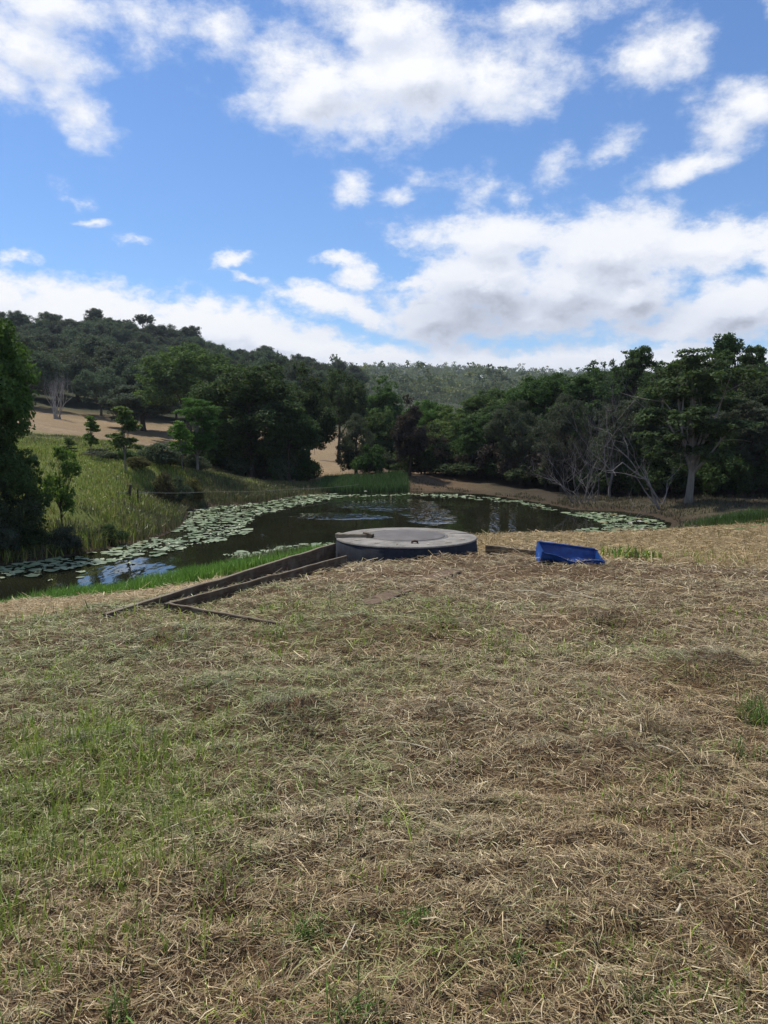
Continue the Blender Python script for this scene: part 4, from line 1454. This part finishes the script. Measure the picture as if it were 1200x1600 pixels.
# water lily flowers
mp, tp = new_mat('white_petal')
finish(mp, tp, principled(tp, (0.78, 0.76, 0.72), 0.5, 0.3).outputs[0])
mc, tcn = new_mat('yellow_stamen')
finish(mc, tcn, principled(tcn, (0.6, 0.42, 0.06), 0.6, 0.2).outputs[0])


def lily(px, py, label):
    x, y, _ = PZ(px, py, 0.0)
    o = thing('water_lily_flower', label, 'flower', (x, y, 0.0))
    for ring, (n, L, el) in enumerate(((8, 0.11, 0.5), (7, 0.085, 0.95))):
        for k in range(n):
            a = 2 * math.pi * (k + .5 * ring) / n
            d = np.array([math.cos(a) * math.cos(el), math.sin(a) * math.cos(el), math.sin(el)])
            s = np.array([-math.sin(a), math.cos(a), 0]) * L * .22
            b = np.array([0, 0, .05])
            m1 = b + d * L * .55 - np.array([0, 0, .01])
            V = np.array([b, m1 - s, b + d * L, m1 + s, m1 - np.array([0, 0, .012])])
            link('petal', mesh_np('petal', V, np.array([[0, 1, 4], [1, 2, 4], [2, 3, 4], [3, 0, 4]]), None, True, mp), o)
    g = Geo()
    g.tube(np.array([(0, 0, .05), (0, 0, .09)]), [.02, .012], 6)
    link('stamen', g.build('stamen', mc), o)
    g = Geo()
    g.tube(np.array([(0, 0, -.3), (0, 0, .05)]), [.008, .008], 5)
    link('stem', g.build('stem', M_PAD), o)


for px, py, lb in ((985, 821, 'white water lily flower left of the pair on the right-hand pads'), (999, 818, 'white water lily flower right of the pair on the right-hand pads'), (1003, 831, 'white water lily flower nearest the yellow rise'),
                   (152, 855, 'small white lily flower by the left bank pads'), (571, 770, 'white lily flower by the reeds at the far shore')):
    lily(px, py, lb)


# ------------------------------------------------------------------ concrete tank
def lathe(g, prof, seg=96, close=False):
    prof = np.asarray(prof, float)
    a = np.linspace(0, 2 * np.pi, seg, endpoint=False)
    V = np.stack([prof[:, 0][:, None] * np.cos(a), prof[:, 0][:, None] * np.sin(a), np.repeat(prof[:, 1][:, None], seg, 1)], -1).reshape(-1, 3)
    n = len(prof)
    i, j = np.meshgrid(np.arange(n - 1), np.arange(seg), indexing='ij')
    Q = np.stack([i * seg + j, i * seg + (j + 1) % seg, (i + 1) * seg + (j + 1) % seg, (i + 1) * seg + j], -1).reshape(-1, 4)
    g.add(V, Q)


def concrete_mat():
    m, t = new_mat('weathered_concrete')
    tc = t.new('ShaderNodeTexCoord')
    p = tc.outputs['Object']
    n1 = t.noise(p, 2.2, 7, 0.65)
    n2 = t.noise(p, 60, 4, 0.6)
    n3 = t.noise(t.vec('MULTIPLY', p, (1, 1, 0.12)), 9, 4, 0.6)
    f = t.math('MULTIPLY_ADD', n1, 0.5, t.math('MULTIPLY_ADD', n3, 0.3, t.math('MULTIPLY', n2, 0.2)))
    col = t.ramp(f, [(0.36, (0.06, 0.053, 0.047)), (0.47, (0.165, 0.155, 0.14)), (0.62, (0.27, 0.255, 0.23))])
    b = principled(t, col, 0.8, 0.2, bump(t, t.math('ADD', n1, n2), 0.35, 0.01))
    return finish(m, t, b.outputs[0])


M_CONC = concrete_mat()
M_LID = plain_mat('lid_concrete', (0.075, 0.07, 0.068), (0.14, 0.13, 0.125), 3, 0.75, 0.25, 0.25, 0.006, scale2=70)
M_WALL = plain_mat('dark_blue_grey_wall', (0.014, 0.016, 0.022), (0.030, 0.033, 0.043), 4, 0.7, 0.1, 0.2, 0.006, (1, 1, 0.4))  # backlit shade of the tank's side put into the wall colour
M_RUST = plain_mat('rusty_iron', (0.035, 0.022, 0.016), (0.09, 0.05, 0.03), 20, 0.8, 0.3)
TX, TY, TZ = P(635, 838, 14.5)
R0, TH = 1.325, 0.45
TB = TZ - TH
tank = thing('concrete_tank', 'round grey concrete tank with a domed lid sunk in the hay beside the pond', 'tank', (TX, TY, TB))
g = Geo()
lathe(g, [(R0 + .05, -0.45), (R0 + .042, 0.0), (R0 + .004, TH - .034), (R0 - .002, TH - .03)])
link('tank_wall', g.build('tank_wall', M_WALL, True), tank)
g = Geo()
lathe(g, [(R0 - .05, TH - .028), (R0 + .010, TH - .028)])
lathe(g, [(R0 + .012, TH - .028), (R0 + .012, TH - .008), (R0 + .004, TH - .002)])
lathe(g, [(R0 + .002, TH - .001), (R0 - .02, TH), (0.86, TH + .018), (0.825, TH + .018), (0.82, TH - .012), (0.795, TH - .012), (0.79, TH + .012), (0.66, TH + .014), (0.0, TH + .014)])
link('cover_slab', g.build('tank_cover', M_CONC, True), tank)
g = Geo()
prof = [(0.735, TH + .012), (0.73, TH + .024)] + [(0.72 * math.cos(a), TH + .022 + 0.035 * math.sin(a)) for a in np.linspace(0.15, math.pi / 2, 9)]
prof[-1] = (0.0005, prof[-1][1])
lathe(g, prof, 72)
link('lid', g.build('tank_lid', M_LID, True), tank)
g = Geo()
for s in (-1, 1):
    g.tube(np.array([(s * .05, -.02, 0), (s * .05, -.02, .035)]), [.014, .014], 8)
g.tube(np.array([(-.055, -.02, .03), (0, -.02, .042), (.055, -.02, .03)]), [.02, .02, .02], 8)
h = link('handle', g.build('tank_handle', M_RUST), tank, (0.12, -0.97, TH + .014))
# joint cut across the rim on the right, where the cover half meets
g = Geo()
g.add([(0.86, .30, TH + .0185), (1.29, .36, TH + .004), (1.29, .375, TH + .004), (0.86, .315, TH + .0185), (0.86, .30, TH + .012), (1.29, .36, TH - .006), (1.29, .375, TH - .006), (0.86, .315, TH + .012)],
      [(0, 1, 2, 3), (4, 7, 6, 5), (0, 4, 5, 1), (1, 5, 6, 2), (2, 6, 7, 3), (3, 7, 4, 0)])
link('joint', g.build('tank_joint', M_RUST, False), tank, (0, 0, .003))


def chip(dx, dy, L, ang, seed):
    rng = R(800 + seed)
    g = Geo()
    pts = np.array([(math.cos(ang) * q * L, math.sin(ang) * q * L, 0.004 * math.sin(3 * (q + .5))) for q in np.linspace(-.5, .5, 4)])
    g.tube(pts, np.array([.005, .007, .006, .003]), 5)
    return link('straw_bit', g.build('straw_bit', M_STALK), loc=(TX + dx, TY + dy, TB + TH + .012), label='short bit of straw lying on the concrete tank cover', category='straw', group='straw bits on the tank cover')


for i, a in enumerate([(-.55, -.98, .12, .4), (.35, -1.08, .09, 2.0), (.72, -.9, .14, .2), (-.2, -1.12, .08, 1.1), (1.02, -.45, .10, 2.6), (-.9, -.62, .16, .15), (.95, .1, .08, 1.2)]):
    chip(*a, i)

# ------------------------------------------------------------------ timber
def wood_mat(name, c1, c2, c3, silver=True):
    m, t = new_mat(name)
    tc = t.new('ShaderNodeTexCoord')
    p = tc.outputs['Object']
    v = t.vec('MULTIPLY', p, (1.0, 14, 14))
    n1 = t.noise(v, 3.0, 6, 0.6, dist=0.4)
    n2 = t.noise(p, 3.5, 5, 0.6)
    col = t.ramp(n1, [(0.3, c1), (0.6, c2)])
    col = t.mix(t.maprange(n2, 0.5, 0.68, 0, .8), col, (*c3, 1))
    gn = t.new('ShaderNodeNewGeometry')
    sx = t.new('ShaderNodeSeparateXYZ')
    t.put(sx.inputs[0], gn.outputs['True Normal'])
    if silver:
        col = t.mix(t.math('MULTIPLY', t.maprange(sx.outputs[2], 0.6, 0.9), t.maprange(n2, 0.3, 0.6, 0.5, 1.0)), col, (0.19, 0.165, 0.125, 1))
    b = principled(t, col, 0.85, 0.15, bump(t, n1, 0.6, 0.008))
    return finish(m, t, b.outputs[0])


M_WOOD = wood_mat('old_brown_timber', (0.045, 0.031, 0.021), (0.11, 0.078, 0.052), (0.17, 0.145, 0.105))
M_WOOD_SILT = wood_mat('silted_timber', (0.08, 0.055, 0.038), (0.135, 0.095, 0.065), (0.17, 0.125, 0.085), False)
M_WOOD_GREY = wood_mat('silvered_timber', (0.10, 0.085, 0.065), (0.19, 0.165, 0.125), (0.24, 0.21, 0.15))


def board(label, a, b, h, th, mat, seed, name='timber_board', warp=0.008, tilt=0.0):
    """a board on edge from a to b (its top edge), weathered, slightly wavy"""
    a, b = np.array(a, float), np.array(b, float)
    L = np.linalg.norm(b - a)
    rng = R(seed)
    n = 18
    s = np.linspace(0, L, n)
    wob = np.cumsum(rng.normal(0, warp, n)) * .5
    wz = rng.normal(0, .004, n)
    prof = np.array([(-th / 2, -h), (th / 2, -h), (th / 2, -.008), (th / 2 - .006, 0), (-th / 2 + .006, 0), (-th / 2, -.008)])
    k = len(prof)
    V = np.zeros((n, k, 3))
    V[:, :, 0] = s[:, None]
    V[:, :, 1] = prof[None, :, 0] + wob[:, None] + prof[None, :, 1] * tilt
    V[:, :, 2] = prof[None, :, 1] + wz[:, None]
    i, j = np.meshgrid(np.arange(n - 1), np.arange(k), indexing='ij')
    Q = np.stack([i * k + j, (i + 1) * k + j, (i + 1) * k + (j + 1) % k, i * k + (j + 1) % k], -1).reshape(-1, 4)
    V = V.reshape(-1, 3)
    T = []
    for e, o in ((0, 1), (n - 1, -1)):
        for q in range(1, k - 1):
            f = (e * k, e * k + q, e * k + q + 1)
            T.append(f if o < 0 else f[::-1])
    g = Geo()
    g.add(V, Q, T)
    me = g.build('timber_board', mat, False)
    o = link(name, me, loc=tuple(a), label=label, category='timber board')
    d = (b - a) / L
    o.rotation_euler = (0, -math.asin(d[2]), math.atan2(d[1], d[0]))
    return o


board('long dark outer timber board running up to the left side of the tank', P(165, 958, 7.9), P(523, 849, 14.1), 0.36, 0.06, M_WOOD, 1)
board('inner timber board with a pale top edge running up to the front of the tank', PZ(258, 943, 1.39), PZ(541, 868, 1.20), 0.34, 0.04, M_WOOD, 2)
board('short front board half buried in hay, forming the near corner of the frame', PZ(262, 942, 1.385), PZ(465, 977, 1.345), 0.2, 0.035, M_WOOD, 3)
board('short board right of the tank, ending behind the blue trough', P(760, 851, 14.3), P(846, 861, 13.4), 0.2, 0.06, M_WOOD, 4)
# plank lying flat, nearly buried
pa, pb = on_ground(585, 945), on_ground(722, 893)
pl = board('flat grey-brown plank nearly buried in the hay in front of the tank', (pa[0], pa[1], float(height(np.array([pa[0]]), np.array([pa[1]]), False)[0]) + .006), (pb[0], pb[1], float(height(np.array([pb[0]]), np.array([pb[1]]), False)[0]) + .006), 0.24, 0.05, M_WOOD_SILT, 5)
pl.rotation_euler[0] = rad(90)
# weathered scrap on top of the tank's left rim
sc = board('broken weathered piece of timber lying on the left rim of the tank', (TX - 1.33, TY - .12, TB + TH + .075), (TX - .72, TY - .24, TB + TH + .08), 0.07, 0.18, M_WOOD_GREY, 6, 'timber_scrap', .01)
sc2 = board('small splintered chunk of bark at the inner end of the timber scrap on the tank', (TX - .80, TY - .2, TB + TH + .12), (TX - .62, TY - .3, TB + TH + .085), 0.09, 0.09, M_WOOD, 7, 'bark_chunk', .012)


# ------------------------------------------------------------------ blue trough: a plastic drum cut lengthwise
def build_trough():
    m, t = new_mat('blue_plastic')
    tc = t.new('ShaderNodeTexCoord')
    n = t.noise(tc.outputs['Object'], 6, 5, .65)
    col = t.ramp(n, [(0.35, (0.005, 0.034, 0.16)), (0.58, (0.009, 0.060, 0.26)), (0.70, (0.10, 0.12, 0.18))])
    b = principled(t, col, 0.42, 0.45, bump(t, t.noise(tc.outputs['Object'], 30, 3, .5), .15, .005))
    finish(m, t, b.outputs[0])
    Ln, r, th = 0.94, 0.285, 0.012
    c = P(891, 872, 12.2)
    o = thing('blue_trough', 'blue plastic drum cut in half lengthwise, lying tilted in the hay', 'trough', (c[0], c[1], float(height(np.array([c[0]]), np.array([c[1]]), False)[0]) + 0.245))
    o.rotation_euler = (rad(9), rad(8), rad(-2))
    # shell: half cylinder about x, open side up; rolling it about x leans the opening to the viewer
    ns, na = 22, 19
    xs = np.linspace(-Ln / 2, Ln / 2, ns)
    ang = np.linspace(math.pi, 2 * math.pi, na)
    def shell(rr):
        V = []
        for i, x in enumerate(xs):
            ridge = 0.008 * (math.exp(-((x - .17) / .018) ** 2) + math.exp(-((x + .17) / .018) ** 2))
            for j, a in enumerate(ang):
                q = j / (na - 1)                   # 0 = near rim (towards viewer), 1 = far rim
                dent = 0.075 * math.exp(-((x - .02) / .22) ** 2) * max(0, 1 - q * 4)
                k = (rr + ridge) * (1 - 0.05 * math.sin(q * 9 + x * 5) - 0.035 * math.sin(x * 17 + q * 6) * math.sin(q * 3.1) - 0.06 * math.exp(-((x + .25 + .2 * q) / .1) ** 2) * q)
                V.append((x, math.cos(a) * k * 1.05 + dent, math.sin(a) * k * 0.92 - dent * 1.4))
        return np.array(V)
    A, B = shell(r), shell(r - th)
    V = np.vstack([A, B])
    i, j = np.meshgrid(np.arange(ns - 1), np.arange(na - 1), indexing='ij')
    q = np.stack([i * na + j, i * na + j + 1, (i + 1) * na + j + 1, (i + 1) * na + j], -1).reshape(-1, 4)
    off = ns * na
    Q = [q[:, ::-1], q + off]
    ii = np.arange(ns - 1)
    for jj, fl in ((0, False), (na - 1, True)):
        e = np.stack([ii * na + jj, (ii + 1) * na + jj, (ii + 1) * na + jj + off, ii * na + jj + off], 1)
        Q.append(e[:, ::-1] if fl else e)
    g = Geo()
    g.add(V, np.vstack(Q))
    link('shell', g.build('trough_shell', m), o)
    for sgn in (-1, 1):
        g = Geo()
        rings = []
        for f, dx in ((1.0, 0.0), (0.97, 0.035), (0.9, 0.045), (0.82, 0.02), (0.02, 0.02)):
            rings.append(np.array([(sgn * (Ln / 2 + dx - .012), math.cos(a) * r * f * 1.05, math.sin(a) * r * f * 0.92) for a in ang]))
        V = np.vstack(rings)
        i, j = np.meshgrid(np.arange(len(rings) - 1), np.arange(na - 1), indexing='ij')
        q = np.stack([i * na + j, i * na + j + 1, (i + 1) * na + j + 1, (i + 1) * na + j], -1).reshape(-1, 4)
        g.add(V, q)
        g.add(V + np.array([-sgn * .01, 0, 0]), q[:, ::-1])
        link('end_wall', g.build('trough_end', m), o)
    g = Geo()
    g.tube(np.array([(x, r * 1.05, 0.0) for x in (-.46, 0, .46)]), [.014] * 3, 8)
    link('rim', g.build('trough_rim', m), o)


build_trough()

# ------------------------------------------------------------------ fences on the banks
def post(label, px, py_top, d, r, lean=0.0):
    x, y, z1 = P(px, py_top, d)
    z0 = Zt(x, y)
    g = Geo()
    H = z1 - z0
    g.tube(np.array([(0, 0, -.3), (lean * .5, 0, H * .5), (lean, 0, H - .02), (lean, 0, H)]), [r, r * .95, r * .9, r * .6], 9)
    return link('fence_post', g.build('fence_post', M_BARK), loc=(x, y, z0), label=label, category='fence post')


post('dark leaning fence post standing in the grass of the left bank', 201, 757, 27, .05, .06)
post('shorter thin fence post just right of the dark leaning post', 215, 764, 27.2, .03)
post('fence post at the right end of the pale rope, by the reeds', 632, 752, 41, .03)


def rope(label, pts, r, mat, name='rope'):
    g = Geo()
    pts = np.array(pts)
    n = 24
    s = np.linspace(0, len(pts) - 1, n)
    q = np.stack([np.interp(s, np.arange(len(pts)), pts[:, k]) for k in range(3)], 1)
    f = s - np.floor(s)
    q[:, 2] -= 0.06 * 4 * f * (1 - f)
    g.tube(q - q[0], np.full(n, r), 5)
    return link(name, g.build(name, mat), loc=tuple(q[0]), label=label, category='rope')


mr, tr_ = new_mat('pale_cord')
finish(mr, tr_, principled(tr_, (0.24, 0.235, 0.20), 0.8, .1).outputs[0])
mg, tg_ = new_mat('green_cord')
finish(mg, tg_, principled(tg_, (0.10, 0.30, 0.10), 0.6, .2).outputs[0])
rope('pale rope strung low along the left bank in front of the trees', [P(130, 768, 26.5), P(203, 768, 27), P(330, 768, 31), P(450, 764, 36), P(560, 757, 40)], .009, mr)
rope('green cord stretched low over the grass at the right edge', [P(1130, 827, 18.2), P(1215, 813, 18.2), P(1330, 800, 18.2)], .006, mg)


# ------------------------------------------------------------------ air
def build_haze():
    x, y, z0, z1 = 2700.0, 2700.0, -8.0, 150.0
    V = np.array([(a * x, b * y, c) for c in (z0, z1) for b in (-1, 1) for a in (-1, 1)])
    Q = np.array([(0, 2, 3, 1), (4, 5, 7, 6), (0, 1, 5, 4), (2, 6, 7, 3), (0, 4, 6, 2), (1, 3, 7, 5)])
    m, t = new_mat('thin_haze')
    v = t.new('ShaderNodeVolumePrincipled')
    v.inputs['Color'].default_value = (0.80, 0.88, 1.0, 1)
    v.inputs['Density'].default_value = HAZE
    o = t.new('ShaderNodeOutputMaterial')
    t.put(o.inputs[1], v.outputs[0])
    link('haze', mesh_np('haze', V, Q, None, False, m), kind='stuff')


HAZE = 0.0002
build_haze()
